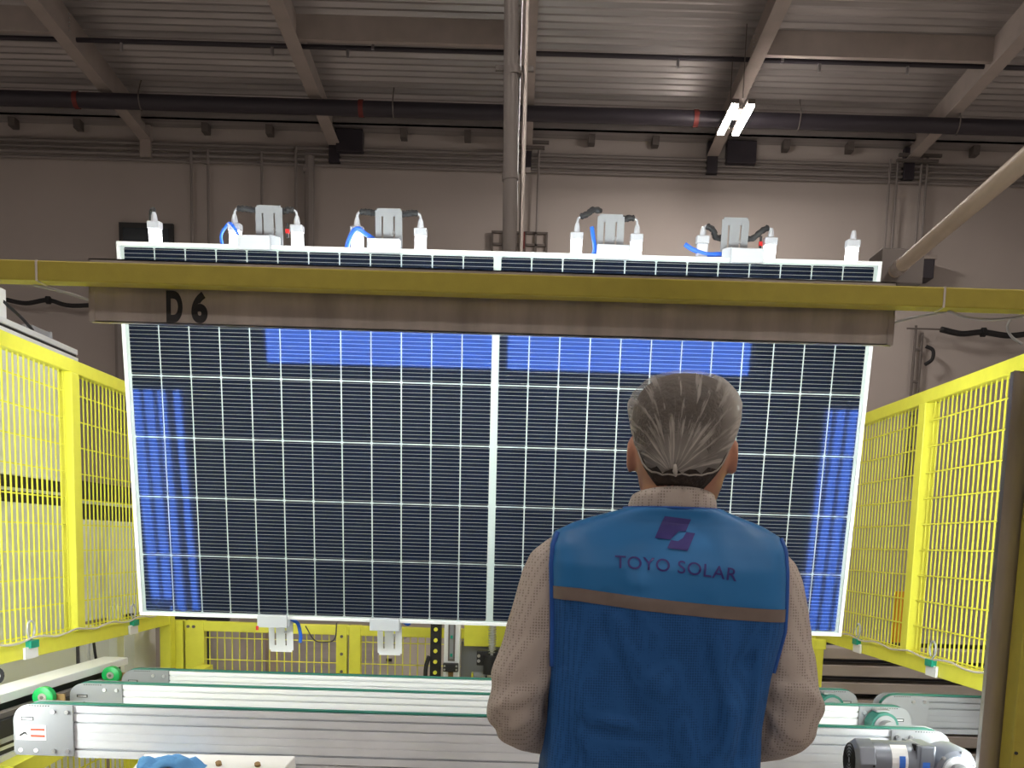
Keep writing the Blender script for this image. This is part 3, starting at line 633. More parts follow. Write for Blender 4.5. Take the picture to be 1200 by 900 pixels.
# ------------------------------------------------------------------ conveyors
def conveyor(x0, x1, y, z, h, lb, sticker=False, right_plate=True, big=True, m_='alu_white', rpulley=True):
    """profile beam running along x; front face at y, belt top at z"""
    t = thing('belt_conveyor', lb, 'conveyor', ((x0+x1)/2, y, z-h), 'belt conveyor beams under the panel')
    d = .06; pl = .157; r = .055
    a, b = x0+pl, x1-pl if right_plate else x1
    # profile with recessed grooves
    gs = [.10, .24, .40, .56, .72, .88]
    rows = []; zt = z-.006; hh = h
    pts = [(y+d, zt-hh), (y+d, zt), (y, zt)]
    for k, g in enumerate((.15, .36, .60, .80)):
        zz = zt-hh*g; w = .006
        pts += [(y, zz+w/2), (y+.006, zz+w/2), (y+.006, zz-w/2), (y, zz-w/2)]
        if k == 1: pts += [(y, zt-hh*.46), (y+.003, zt-hh*.47)]
        if k == 2: pts[-3] = (y+.006, zz+w/2)
    pts += [(y, zt-hh)]
    # keep polygon simple
    prof = [(y+d, zt-hh), (y+d, zt), (y, zt)]
    for g, w, dp in ((.14, .005, .007), (.32, .005, .007), (.50, .003, .0015), (.66, .003, .0015), (.84, .006, .009)):
        zz = zt-hh*g
        prof += [(y, zz+w/2), (y+dp, zz+w/2), (y+dp, zz-w/2), (y, zz-w/2)]
    prof += [(y, zt-hh)]
    mb = MB(); n_ = len(prof)
    for X_ in (a, b): mb.v += [(X_, q[0], q[1]) for q in prof]
    mb.f = [tuple(range(n_)), tuple(reversed(range(n_, 2*n_)))]+[(i, i+n_, (i+1) % n_+n_, (i+1) % n_) for i in range(n_)]
    mb.build('profile_beam', m_, t)
    # belt over the top and round the pulleys
    mb = MB(); bt = .004; path = []
    rr = h*.42
    for k in range(9):
        an = PI/2+k/8*PI*.9; path.append((x0+rr+.004+rr*math.cos(an), z-rr+rr*math.sin(an)))
    path = path[::-1]; top = []
    for k in range(9):
        an = PI/2-k/8*PI*.9; top.append((x1-rr-.004+rr*math.cos(an), z-rr+rr*math.sin(an)))
    path += top
    inner = []
    for i, q in enumerate(path):
        q0, q1 = path[max(i-1, 0)], path[min(i+1, len(path)-1)]; tx_, tz_ = q1[0]-q0[0], q1[1]-q0[1]; l = math.hypot(tx_, tz_)
        inner.append((q[0]+tz_/l*bt, q[1]-tx_/l*bt))
    n_ = len(path); mb.v = [(q[0], y+.004, q[1]) for q in path]+[(q[0], y+.026, q[1]) for q in path]+[(q[0], y+.004, q[1]) for q in inner]+[(q[0], y+.026, q[1]) for q in inner]
    for i in range(n_-1):
        mb.f += [(i, i+1, n_+i+1, n_+i), (2*n_+i, 3*n_+i, 3*n_+i+1, 2*n_+i+1), (i, 2*n_+i, 2*n_+i+1, i+1), (n_+i, n_+i+1, 3*n_+i+1, 3*n_+i)]
    mb.build('belt', 'belt', t)
    def plate(xa, xb, left):
        R_ = .045 if big else .04; P = []
        xo, xi = (xa, xb) if left else (xb, xa); s = 1 if left else -1
        P.append((xi, z-.004)); 
        for k in range(9):
            an = k/8*PI/2; P.append((xo+s*(R_-R_*math.sin(an)), z-.004-R_+R_*math.cos(an)))
        for k in range(4):
            an = k/3*PI/2; P.append((xo+s*(.012-.012*math.cos(an)), z-h-.002+.012-.012*math.sin(an)))
        P.append((xi, z-h-.002))
        ep = MB().prism(P, 'y', y-.007, y-.001).build('end_plate', 'plate', t, bevel=.0008)
        MB().prism(P, 'y', y+d, y+d+.006).build('end_plate', 'plate', t)
        MB().box(min(xi, xo+s*.03), max(xi, xo+s*.03), y, y+d, z-h+.01, z-.03).build('end_block', 'groove', t)
        for dx, dz in ((.106, .022), (.142, .022), (.106, h-.012), (.142, h-.012)):
            MB().cyl((xo+s*dx, y-.0125, z-dz), (xo+s*dx, y-.006, z-dz), .0055, 12).build('bolt', 'chrome', ep)
        mb = MB(); sx, sz = xo+s*.038, z-.042
        for k in range(8): pass
        mb.box(sx-.016, sx+.016, y-.0078, y-.0068, sz-.0045, sz+.0045)
        mb.build('slot', 'ink', ep); MB().box(sx-.013, sx+.013, y-.0085, y-.0076, sz-.0022, sz+.0022).build('tension_bolt', 'chrome', ep)
        for k in range(7): pass
        mb = MB()
        for k in range(8): mb.box(xo+s*(.045+k*.007)-.0018, xo+s*(.045+k*.007)+.0018, y-.0074, y-.0068, z-.0085, z-.0062)
        mb.build('belt_teeth', 'ink', ep)
        if big:
            for dx in (.018, .058): MB().cyl((xo+s*dx, y-.010, z-h+.012), (xo+s*dx, y-.006, z-h+.012), .0055, 12).build('bolt', 'sticker_white', ep)
    plate(x0, x0+pl, True)
    if right_plate: plate(x1-pl, x1, False)
    return t
ZC = 1.05
tc_ = conveyor(-1.303, 1.155, 2.57, ZC, .138, 'nearest grooved aluminium belt conveyor beam with a warning sticker', m_='alu')
# sticker
M_st = M['sticker_white']; y_ = 2.57-.0075
stk = MB().box(-1.296, -1.217, y_-.0008, y_, .951, .991).build('warning_sticker', 'sticker_white', tc_, label='white sticker with pictogram and two red bars')
for z in (.9795, .9625): MB().box(-1.257, -1.220, y_-.0016, y_-.0006, z-.003, z+.003).build('red_bar', 'sticker_red', stk)
mb = MB(); mb.prism([(-1.288, .964), (-1.276, .972), (-1.270, .973), (-1.264, .962), (-1.272, .968), (-1.284, .961)], 'y', y_-.0016, y_-.0006); mb.build('pictogram', 'ink', stk)
mb = MB().tube([(-1.270+.009*math.cos(a), y_-.001, .980+.006*math.sin(a)) for a in [k/8*PI for k in range(9)]], .0007, 6); mb.build('pictogram', 'grey', stk)
conveyor(-1.326, 1.203, 2.955, ZC, .11, 'middle belt conveyor beam under the panel', big=False)
conveyor(-1.300, 1.155, 3.285, ZC, .10, 'farthest belt conveyor beam just below the panel bottom edge', big=False)
c4 = conveyor(1.195, 2.9, 3.19, ZC+.003, .12, 'grey belt conveyor beam of the next station at the lower right', right_plate=False, m_='plate')
for (x, y, lb) in ((1.10, 2.90, 'green rimmed drive pulley at the right end of the middle conveyor'), (1.05, 3.235, 'green rimmed drive pulley at the right end of the far conveyor')):
    t = thing('drive_pulley', lb, 'pulley', (x, y, 1.0), 'drive pulleys')
    rings = MB().cyl((x, y-.02, 1.0), (x, y+.04, 1.0), .040, 24); rings.build('pulley', 'belt', t, smooth='auto')
    MB().cyl((x, y-.024, 1.0), (x, y-.018, 1.0), .032, 24).build('rim', 'plate', t, smooth='auto')
    MB().cyl((x, y-.06, 1.0), (x, y, 1.0), .020, 16).build('shaft', 'plate', t, smooth='auto')
    MB().box(x-.02, x+.02, y, y+.04, 1.038, 1.044).build('bracket', 'plate', t)
# frame below conveyors
t = thing('conveyor_frame', 'aluminium base frame carrying the conveyor beams', 'frame', (0, 3, 0))
for x in (-.62, .62):
    MB().box(x-.03, x+.03, 2.62, 3.45, .85, .904).build('cross_member', 'alu', t)
    for y in (2.64, 3.4): MB().box(x-.03, x+.03, y-.03, y+.03, 0, .85).build('leg', 'alu', t)
MB().box(-.565, 1.1, 2.575, 2.615, .868, .903).build('front_bar', 'alu', t, bevel=.002)
MB().box(-.565, 1.1, 2.58, 2.60, .9032, .9055).build('bar_lip', 'groove', t)
for y, z1 in ((3.0, .932), (3.33, .942)): 
    for x in (-.62, .62): MB().box(x-.025, x+.025, y-.02, y+.02, .904, z1).build('spacer', 'alu', t)
# white box with bolts and cloth
t = thing('white_cover_box', 'white folded metal cover with bolts below the near conveyor', 'cover', (-.75, 2.5, .7))
MB().add([(-.955, 2.555, .926), (-.56, 2.555, .932), (-.56, 2.555, .70), (-1.02, 2.555, .70), (-.955, 2.46, .905), (-.582, 2.46, .905), (-.60, 2.46, .70), (-1.02, 2.46, .70)],
         [(0, 1, 5, 4), (4, 5, 6, 7), (1, 2, 6, 5), (0, 4, 7, 3), (3, 7, 6, 2), (0, 3, 2, 1)]).build('cover', 'white', t, bevel=.003)
for x in (-.845, -.745, -.645): MB().tube([(x, 2.5, .912), (x, 2.494, .922)], .008, 8).build('bolt', 'rust', t)
mb = MB(); n1, n2 = 22, 16
for i in range(n1+1):
    for j in range(n2+1):
        u, v = i/n1, j/n2; ang = noise.noise(Vector((u*2.5, v*2.5, 1.3)))
        x = -.935+u*.20+ang*.02; yv = 2.44+v*.085; edge = math.sin(PI*u)*math.sin(PI*v)
        z = .912+.028*abs(noise.noise(Vector((u*4, v*3, .2))))+.008*abs(noise.noise(Vector((u*9, v*7, 4)))) + .028*edge*(1-u) - .05*max(0, u-.6) - .03*max(0, .3-v)
        mb.v.append((x, yv, z))
for i in range(n1):
    for j in range(n2): a = i*(n2+1)+j; mb.f.append((a, a+1, a+n2+2, a+n2+1))
o = mb.build('blue_cloth', 'blue_cloth', smooth=True); o.modifiers.new('thickness', 'SOLIDIFY').thickness = .003
tag(o, 'crumpled blue cloth lying on the white cover under the conveyor', 'cloth')

# side rails at the left with green wheels
t = thing('side_transfer_rail', 'pale rail with dark grooves running back along the left fence', 'rail', (-1.45, 3, .9))
MB().box(-1.50, -1.41, 2.42, 3.62, 1.018, 1.045).build('top_profile', 'alu_white', t, bevel=.003)
MB().box(-1.49, -1.43, 2.42, 3.6, .955, 1.018).build('groove_strip', 'dark', t)
MB().box(-1.41, -1.385, 2.42, 3.52, .985, 1.0).build('dark_profile', 'conduit', t)
MB().box(-1.42, -1.375, 2.42, 3.5, .935, .984).build('dark_beam', 'dark', t)
MB().box(-1.50, -1.39, 2.42, 3.5, .895, .93).build('lower_profile', 'alu_white', t, bevel=.003)
MB().box(-1.50, -1.386, 2.42, 3.5, .908, .914).build('lower_groove', 'ink', t)
MB().box(-1.50, -1.39, 2.42, 3.5, .85, .88).build('base_profile', 'alu_white', t)
MB().box(-1.49, -1.40, 2.42, 3.5, .88, .895).build('lower_gap', 'dark', t)
for y in (2.5, 3.4): MB().box(-1.49, -1.42, y-.03, y+.03, 0, .85).build('leg', 'alu', t)
for (x, y, z, lb) in ((-1.36, 2.86, 1.017, 'green roller wheel behind the nearest conveyor end'), (-1.365, 3.36, 1.015, 'green roller wheel behind the far conveyor end')):
    t = thing('roller_wheel', lb, 'wheel', (x, y, z), 'green roller wheels')
    MB().tube([(x, y-.014, z), (x, y-.012, z), (x, y+.012, z), (x, y+.014, z)], [.026, .030, .030, .026], 28).build('tyre', 'green', t, smooth='auto')
    MB().cyl((x, y-.017, z), (x, y+.017, z), .012, 16).build('hub', 'steel', t, smooth='auto')
    MB().cyl((x, y-.02, z), (x, y-.015, z), .005, 8).build('axle_bolt', 'conduit', t)
    MB().box(x+.0, x+.05, y+.018, y+.026, z-.04, z+.006).build('bracket', 'rust', t)
# machine parts behind the left fence, low
t = thing('left_rear_machine', 'pale grey machine with dark hoses low behind the left fence', 'machine', (-2.1, 4.2, 0))
MB().box(-1.86, -1.66, 4.34, 4.6, .6, 1.08).build('white_panel', 'white', t, bevel=.004)
MB().box(-1.895, -1.862, 4.32, 4.40, .0, 1.09).build('profile', 'alu_white', t, bevel=.002)
MB().box(-1.655, -1.62, 4.05, 4.12, .0, 1.2).build('profile', 'alu_white', t, bevel=.002)
MB().tube(catmull([(-1.70, 4.0, 1.1), (-1.69, 4.0, 1.0), (-1.67, 4.0, .88)]), .006, 8).build('hose', 'rubber', t, smooth=True)
MB().box(-2.5, -1.95, 4.42, 4.46, .6, 1.09).build('grey_sheet', 'grey', t)
MB().box(-2.17, -2.14, 4.38, 4.42, .6, 1.09).build('dark_strip', 'dark', t)
t = thing('rear_cabinet', 'grey brown cabinet with dark door frame behind the left corner post', 'cabinet', (-2.2, 5.6, 0))
MB().box(-2.5, -1.55, 5.6, 6.2, 0, 1.2).build('body', 'steel_paint', t)
MB().box(-2.30, -1.60, 5.57, 5.6, 1.02, 1.045).build('door_edge', 'dark', t); MB().box(-1.75, -1.72, 5.57, 5.6, .0, 1.02).build('door_edge', 'dark', t)
t = thing('valve_unit', 'round metal valve with teal ring on the left rail', 'valve', (-1.56, 2.84, 1.05))
MB().cyl((-1.62, 2.80, 1.06), (-1.56, 2.84, 1.06), .034, 20).build('round_body', 'alu', t, smooth='auto')
MB().box(-1.60, -1.53, 2.87, 2.92, 1.045, 1.09).build('teal_block', 'teal', t, bevel=.004)
MB().cyl((-1.535, 2.91, 1.068), (-1.52, 2.90, 1.068), .026, 16).build('dial', 'dark', t)
MB().cyl((-1.525, 2.90, 1.068), (-1.515, 2.895, 1.068), .012, 8).build('dial_knob', 'sticker_white', t)

# cabinet behind left fence
t = thing('left_cabinet', 'tall pale machine enclosure behind the left fence with dark slots', 'cabinet', (-2.2, 3.3, 0))
for a, b, z0, z1 in ((2.4, 3.0, 1.70, 2.20), (3.01, 3.6, 1.70, 2.20), (3.61, 4.3, 1.70, 2.20), (2.4, 3.3, .15, 1.60), (3.31, 4.3, .15, 1.60), (4.31, 5.4, 1.1, 1.55)):
    MB().box(-2.5, -1.9, a, b, z0, z1).build('panel', 'cab', t, bevel=.003)
MB().box(-2.45, -1.91, 2.4, 4.3, 1.60, 1.70).build('slot_recess', 'dark', t)
MB().box(-1.93, -1.90, 2.4, 4.3, 1.643, 1.655).build('slot_bar', 'cab', t)
MB().box(-2.48, -1.93, 4.31, 5.4, 1.55, 1.72).build('slot_recess', 'dark', t); MB().box(-1.94, -1.905, 4.31, 5.4, 1.62, 1.635).build('slot_bar', 'cab', t)
MB().box(-2.5, -1.885, 2.4, 4.36, 2.20, 2.228).build('top_rail', 'alu_white', t, bevel=.002)
MB().box(-2.5, -1.895, 2.4, 4.36, 2.228, 2.240).build('rail_groove', 'dark', t)
MB().box(-2.5, -1.887, 2.4, 4.36, 2.240, 2.262).build('top_rail', 'alu', t, bevel=.002)
t = thing('control_box', 'small grey box with black cables on the left enclosure top', 'box', (-1.98, 3.75, 2.262))
MB().box(-2.05, -1.93, 3.6, 3.80, 2.262, 2.37).build('body', 'grey', t, bevel=.004)
MB().box(-1.93, -1.915, 3.77, 3.82, 2.262, 2.375).build('end_flange', 'alu_white', t)
MB().tube(catmull([(-1.95, 3.72, 2.36), (-1.955, 3.70, 2.42), (-2.0, 3.70, 2.47), (-2.05, 3.7, 2.5)]), .008, 8).build('cable', 'rubber', t, smooth=True)
MB().tube(catmull([(-1.985, 3.72, 2.36), (-1.99, 3.70, 2.43), (-2.0, 3.68, 2.5)]), .008, 8).build('cable', 'rubber', t, smooth=True)
MB().tube(catmull([(-1.915, 3.80, 2.33), (-1.905, 3.90, 2.30), (-1.905, 4.0, 2.27)]), .006, 8).build('cable', 'rubber', t, smooth=True)
t = thing('small_box', 'small grey box at the far end of the left enclosure top', 'box', (-1.97, 4.15, 2.262))
MB().box(-2.06, -1.93, 4.05, 4.2, 2.262, 2.30).build('body', 'plate', t, bevel=.003)
MB().box(-1.96, -1.925, 4.19, 4.21, 2.262, 2.302).build('end_face', 'grey', t)
MB().cyl((-1.93, 3.98, 2.262), (-1.93, 3.98, 2.285), .01, 8).build('screw', 'chrome', t)

# machine behind right fence
t = thing('right_machine', 'grey machine behind the right fence with dark rows of slots', 'machine', (2.6, 4.5, 0))
MB().box(2.35, 3.0, 3.35, 4.4, 1.0, 1.72).build('body', 'steel_paint', t, bevel=.004)
MB().box(2.35, 3.0, 3.35, 4.7, .3, .92).build('lower_body', 'steel_paint', t, bevel=.004)
MB().box(2.36, 3.0, 3.35, 4.6, .92, 1.0).build('gap', 'dark', t)
for k in range(10): MB().box(2.335, 2.352, 3.3+k*.1, 3.34+k*.1, 1.5, 1.53).build('vent_slot', 'dark', t)
MB().box(2.3, 2.34, 4.45, 4.52, 0, 2.4).build('dark_upright', 'conduit', t)
tag(MB().cyl((2.36, 6.1, 0), (2.36, 6.1, 1.28), .03, 16).build('orange_bollard', 'orange', smooth='auto'), 'orange round post seen through the right fence', 'post')
# stacked profiles at right
t = thing('profile_rack', 'rack of stacked brown grey steel profiles behind the right conveyors', 'rack', (1.9, 4.9, 0))
for k in range(9):
    z = 1.04-k*.085
    MB().box(1.1, 3.2, 4.85+.0*k, 5.0, z-.055, z).build('steel_profile', 'steel_paint', t, bevel=.004)
for x in (1.12, 2.9): MB().box(x, x+.08, 5.0, 5.08, 0, 1.1).build('upright', 'dark', t)
MB().box(1.15, 3.1, 5.1, 5.14, .2, 1.05).build('back_sheet', 'dark', t)

# machinery between back fence and rails (centre)
t = thing('lift_column', 'pale aluminium lift column with slide and black bracket under the panel', 'machine', (-.27, 4.3, 0))
MB().box(-.302, -.232, 4.34, 4.42, 0, 1.55).build('column', 'alu_white', t, bevel=.003)
MB().box(-.283, -.253, 4.335, 4.342, .98, 1.5).build('slot', 'conduit', t)
MB().box(-.276, -.260, 4.33, 4.336, .99, 1.5).build('slide', 'plate', t)
for z in (1.0, 1.08): MB().box(-.273, -.263, 4.326, 4.332, z, z+.014).build('green_pad', 'teal', t)
MB().box(-.302, -.236, 4.31, 4.345, .935, .972).build('bracket', 'dark', t, bevel=.003)
for x in (-.295, -.243):
    for z in (.945, .961): MB().cyl((x, 4.303, z), (x, 4.311, z), .0045, 10).build('bolt', 'chrome', t)
MB().box(-.28, -.258, 4.332, 4.34, .90, .935).build('grease_stain', 'rust', t)
t = thing('dotted_strip', 'black upright strip with round yellow caps under the panel', 'strip', (-.335, 4.34, 0))
MB().box(-.362, -.315, 4.34, 4.38, 0, 1.5).build('strip', 'rubber', t, bevel=.002)
for k in range(12): MB().cyl((-.338, 4.325, 1.45-k*.0475), (-.338, 4.342, 1.45-k*.0475), .0085, 14).build('cap', 'yellow', t)
MB().tube(catmull([(-.365, 4.33, 1.0), (-.378, 4.33, .95), (-.38, 4.33, .88)]), .009, 8).build('cable', 'rubber', t, smooth=True)
t = thing('actuator', 'black actuator with exposed spring and grey sheet under the panel', 'machine', (-.1, 4.35, 0))
MB().box(-.228, .15, 4.40, 4.43, 0, 1.06).build('back_sheet', 'plate', t)
MB().box(-.215, .15, 4.36, 4.39, 1.045, 1.14).build('yellow_bar', 'yellow', t, bevel=.003)
MB().cyl((-.09, 4.30, 1.0), (-.09, 4.30, 1.3), .012, 12).build('rod', 'chrome', t)
MB().tube([(-.09+.016*math.cos(k*.7), 4.30+.016*math.sin(k*.7), 1.02+k*.0012) for k in range(190)], .0028, 6).build('spring', 'spring', t)
MB().box(-.155, -.03, 4.29, 4.36, .97, 1.035).build('mount_block', 'dark', t, bevel=.004)
MB().cyl((-.09, 4.28, .935), (-.09, 4.28, 1.015), .035, 20).build('cylinder', 'rubber', t, smooth='auto')
for z in (.99, 1.012): MB().cyl((-.146, 4.282, z), (-.146, 4.292, z), .007, 10).build('bolt', 'chrome', t)
MB().box(-.115, -.06, 4.27, 4.32, .86, .925).build('lower_block', 'dark', t, bevel=.003)
MB().cyl((-.095, 4.262, .925), (-.095, 4.262, .94), .012, 10).build('fitting', 'chrome', t)
MB().box(-.17, -.12, 4.34, 4.38, .85, .93).build('grey_box', 'grey', t, bevel=.002)
MB().box(-.178, -.170, 4.33, 4.38, .8, .93).build('yellow_edge', 'yellow', t)
# objects behind back fence
t = thing('pale_floor_cabinet', 'pale low cabinet behind the back fence mesh', 'cabinet', (-.45, 5.6, 0))
MB().prism([(-.75, 0), (-.30, 0), (-.30, .97), (-.58, .97), (-.75, .86)], 'y', 5.5, 6.0).build('body', 'steel_paint', t)
MB().box(-.70, -.67, 5.48, 5.5, .83, .845).build('handle', 'ink', t)
t = thing('pillar', 'pale column behind the left end of the back fence', 'column', (-1.7, 6, 0))
MB().box(-1.93, -1.55, 6.3, 6.6, 0, 1.22).build('shaft', 'duct', t)
cable([(-.66, 3.15, 1.22), (-.64, 3.2, 1.17), (-.60, 3.22, 1.165), (-.575, 3.2, 1.18), (-.57, 3.2, 1.23)], 'thin black cable looped below the panel edge right of the left bottom clamp', 'rubber', .002)
MBt = MB().box(-.818, -.811, 3.15, 3.157, 1.203, 1.216); tag(MBt.build('red_sensor_tag', 'red'), 'tiny red tag beside the left bottom clamp', 'tag')

# gear motor
t = thing('gear_motor', 'grey gear motor with ribbed fan cover and blue label at lower right', 'motor', (1.0, 2.46, .99))
def cylx(mb, xa, xb, r, n=24, c=(2.46, .99)): return mb.cyl((xa, c[0], c[1]), (xb, c[0], c[1]), r, n)
MB().tube([(.857, 2.46, .985), (.866, 2.46, .985), (.905, 2.46, .985)], [.047, .056, .056], 8).build('fan_cover', 'motor', t, bevel=.002)
for r in (.010, .018, .026, .034, .042):
    MB().tube([(.8555, 2.46+r*math.cos(a), .985+r*math.sin(a)) for a in [k/20*2*PI for k in range(21)]], .0016, 5).build('fan_grille_ring', 'ink', t)
cylx(MB(), .905, 1.005, .052, 28, (2.46, .985)).build('motor_body', 'motor', t, smooth='auto')
MB().cyl((.899, 2.403, .982), (.899, 2.409, .982), .003, 8).build('screw', 'ink', t)
mb = MB(); ns = 8
def curved(xa, xb, a0, a1, r): 
    mb = MB(); 
    for k in range(9):
        a = math.radians(a0+(a1-a0)*k/8); mb.v += [(xa, 2.46-r*math.cos(a), .985+r*math.sin(a)), (xb, 2.46-r*math.cos(a), .985+r*math.sin(a))]
    mb.f = [(2*k, 2*k+1, 2*k+3, 2*k+2) for k in range(8)]; return mb
curved(.945, .985, 62, -50, .0525).build('label_plate', 'sticker_white', t)
curved(.963, .978, 25, -50, .0530).build('blue_mark', 'sticker_blue', t)
MB().box(1.005, 1.012, 2.41, 2.51, .93, 1.035).build('flange', 'motor', t)
MB().box(1.012, 1.055, 2.415, 2.505, .93, 1.035).build('gearbox', 'motor', t, bevel=.006)
curved(1.02, 1.038, 10, -70, .0535).build('blue_mark', 'sticker_blue', t)
MB().box(1.002, 1.014, 2.42, 2.44, 1.02, 1.035).build('cable_entry', 'rubber', t, bevel=.002)
MB().tube([(1.105, 2.41, .975), (1.105, 2.43, .975), (1.105, 2.50, .975)], [.050, .058, .058], 28).build('flange_disc', 'motor', t, smooth='auto')
MB().cyl((1.105, 2.40, .975), (1.105, 2.415, .975), .036, 24).build('bearing_ring', 'alu', t, smooth='auto')
MB().cyl((1.105, 2.385, .975), (1.105, 2.405, .975), .022, 20).build('shaft_end', 'plate', t, smooth='auto')
for k in range(6):
    a = k*PI/3+.3; MB().cyl((1.105+.047*math.cos(a), 2.404, .975+.047*math.sin(a)), (1.105+.047*math.cos(a), 2.415, .975+.047*math.sin(a)), .004, 8).build('bolt', 'chrome', t)
MB().box(1.05, 1.12, 2.50, 2.555, .93, 1.0).build('mount_bracket', 'plate', t)

# ------------------------------------------------------------------ person
def ell(c, a, b, z=None, n=28, p=2.0, ua=Vector((1, 0, 0)), ub=Vector((0, 1, 0))):
    c = Vector(c); out = []
    for k in range(n):
        t_ = 2*PI*k/n; cs, sn = math.cos(t_), math.sin(t_)
        out.append(c+ua*(a*math.copysign(abs(cs)**(2/p), cs))+ub*(b*math.copysign(abs(sn)**(2/p), sn)))
    return out
def solid(build_list, name, m_, parent, voxel, smooth_it=6):
    """union closed lofts into one continuous surface"""
    mb = MB()
    for fn in build_list: fn(mb)
    me = bpy.data.meshes.new(name); me.from_pydata(mb.v, [], mb.f)
    bm = bmesh.new(); bm.from_mesh(me); bmesh.ops.recalc_face_normals(bm, faces=bm.faces); bm.to_mesh(me); bm.free()
    o = bpy.data.objects.new(name, me); C.objects.link(o)
    r = o.modifiers.new('r', 'REMESH'); r.mode = 'VOXEL'; r.voxel_size = voxel
    s = o.modifiers.new('s', 'SMOOTH'); s.factor = .5; s.iterations = smooth_it
    bpy.context.view_layer.update()
    me2 = bpy.data.meshes.new_from_object(o.evaluated_get(bpy.context.evaluated_depsgraph_get()))
    bpy.data.objects.remove(o)
    out = MB(); out.v = [tuple(v.co) for v in me2.vertices]; out.f = [tuple(p_.vertices) for p_ in me2.polygons]
    return out
PX, PY = .24, 1.62
person = thing('person', 'person seen from behind in blue sleeveless vest, dotted beige shirt and white hair net', 'person', (PX, PY, 0))
# arm joints
SH = {-1: Vector((.072, 1.622, 1.455)), 1: Vector((.408, 1.622, 1.45))}
EL = {-1: Vector((.010, 1.60, 1.225)), 1: Vector((.456, 1.60, 1.222))}
WR = {-1: Vector((.135, 1.775, 1.135)), 1: Vector((.335, 1.775, 1.13))}
HD = {-1: Vector((.205, 1.83, 1.115)), 1: Vector((.262, 1.835, 1.13))}
HC = Vector((.262, 1.625, 1.675)); hr = math.radians(-8)
hx = Vector((math.cos(hr), math.sin(hr), 0)); hy = Vector((-math.sin(hr), math.cos(hr), 0))
def H(x, y, z): return HC+hx*x+hy*y+Vector((0, 0, z))
def head(mb, grow=0, zmin=-.13):
    rows = [(-.135, .035, .035, .055), (-.120, .048, .05, .045), (-.10, .058, .066, .03), (-.075, .066, .080, .014), (-.045, .072, .089, .004), (-.01, .077, .096, 0), (.025, .079, .099, -.002),
            (.05, .076, .096, -.003), (.07, .066, .084, -.004), (.083, .05, .064, -.004), (.091, .028, .036, -.004), (.0935, .008, .01, -.004)]
    mb.loft([ell(H(0, oy, z+(grow if z > .06 else 0)), a+grow, b+grow, ua=hx, ub=hy, p=2.15) for z, a, b, oy in rows if z >= zmin])
def neck(mb): mb.loft([ell((.252, 1.615, 1.47), .075, .07), ell((.254, 1.615, 1.53), .058, .058), ell((.257, 1.62, 1.60), .056, .057), ell((.260, 1.63, 1.66), .055, .06)])
def ear(mb):
    for s in (-1, 1):
        c = H(s*.074, .0, -.028)
        mb.loft([ell(c+hx*(s*dx)+Vector((0, 0, 0)), a, b, ua=(hy*.95-hx*s*.1), ub=Vector((0, 0, 1))) for dx, a, b in ((-.01, .010, .018), (.002, .013, .026), (.009, .016, .029), (.013, .011, .022))])
def face(mb):
    mb.loft([ell(H(0, .092+dy, z), a, .012, ua=hx, ub=hy, n=12) for z, a, dy in ((-.064, .010, -.004), (-.056, .014, .008), (-.047, .011, .010), (-.025, .007, .002), (-.012, .006, -.006))])
    for s in (-1, 1): mb.loft([ell(H(s*.03, .083, z), a, .012, ua=hx, ub=hy, n=12) for z, a in ((-.004, .010), (.002, .020), (.008, .01))])
def limb(mb, pts, rs, n=20): mb.tube(catmull(pts, 5), [r for r in interp(rs, 5)], n)
def interp(rs, k):
    out = []
    for a, b in zip(rs[:-1], rs[1:]): out += [a+(b-a)*j/k for j in range(k)]
    return out+[rs[-1]]
def arms(mb, g=0.0, wrist=True):
    for s in (-1, 1):
        e, w, sh = EL[s], WR[s], SH[s]
        limb(mb, [sh+Vector((-s*.05, 0, .006)), sh, sh.lerp(e, .5)+Vector((s*.004, 0, 0)), e, e.lerp(w, .5), w]+([HD[s].lerp(w, .6)] if wrist else []),
             [.044+g, .049+g, .045+g*1.2, .036+g*1.3, .035+g, .024+g]+([.022+g] if wrist else []))
def hand(mb, s):
    w, h = WR[s], HD[s]; d = (h-w).normalized(); side = Vector((0, -.25, 1)).cross(d).normalized()*s; up = Vector((0, -.3, 1)).normalized()
    perp = d.cross(up).normalized(); palm_n = up
    # palm
    c = w+d*.02
    mb.loft([ell(w+d*t_, a, b, n=16, p=2.5, ua=palm_n, ub=perp) for t_, a, b in ((0.0, .022, .017), (.03, .034, .015), (.065, .041, .014), (.088, .038, .012))])
    for k, (L_, r_) in enumerate(((.062, .0085), (.072, .009), (.068, .0088), (.052, .0075))):
        b0 = w+d*.078+palm_n*(.030-.02*k); q = -perp*s
        q = Vector((0, -1, 0))
        pts = [b0, b0+d*L_*.45+q*.004, b0+d*L_*.75+q*.018, b0+d*L_*.82+q*.034]
        mb.tube(catmull(pts, 4), interp([r_*1.1, r_, r_*.92, r_*.75], 4), 10)
    b0 = w+d*.025+palm_n*.024; mb.tube(catmull([b0, b0+palm_n*.022+d*.022, b0+palm_n*.03+d*.046+Vector((0, -.006, 0)), b0+palm_n*.026+d*.066+Vector((0, -.012, 0))], 4), interp([.013, .0115, .010, .008], 4), 10)
def torso(mb, g=0.0, z0=.86):
    rows = [(.86, .155, .11, .235), (.95, .165, .115, .232), (1.05, .155, .108, .232), (1.15, .150, .102, .233), (1.28, .160, .105, .238), (1.38, .165, .108, .242), (1.45, .160, .098, .244), (1.50, .125, .078, .247), (1.53, .075, .062, .25)]
    mb.loft([ell((x, PY, z), a+g, b+g, p=2.6) for z, a, b, x in rows if z >= z0])
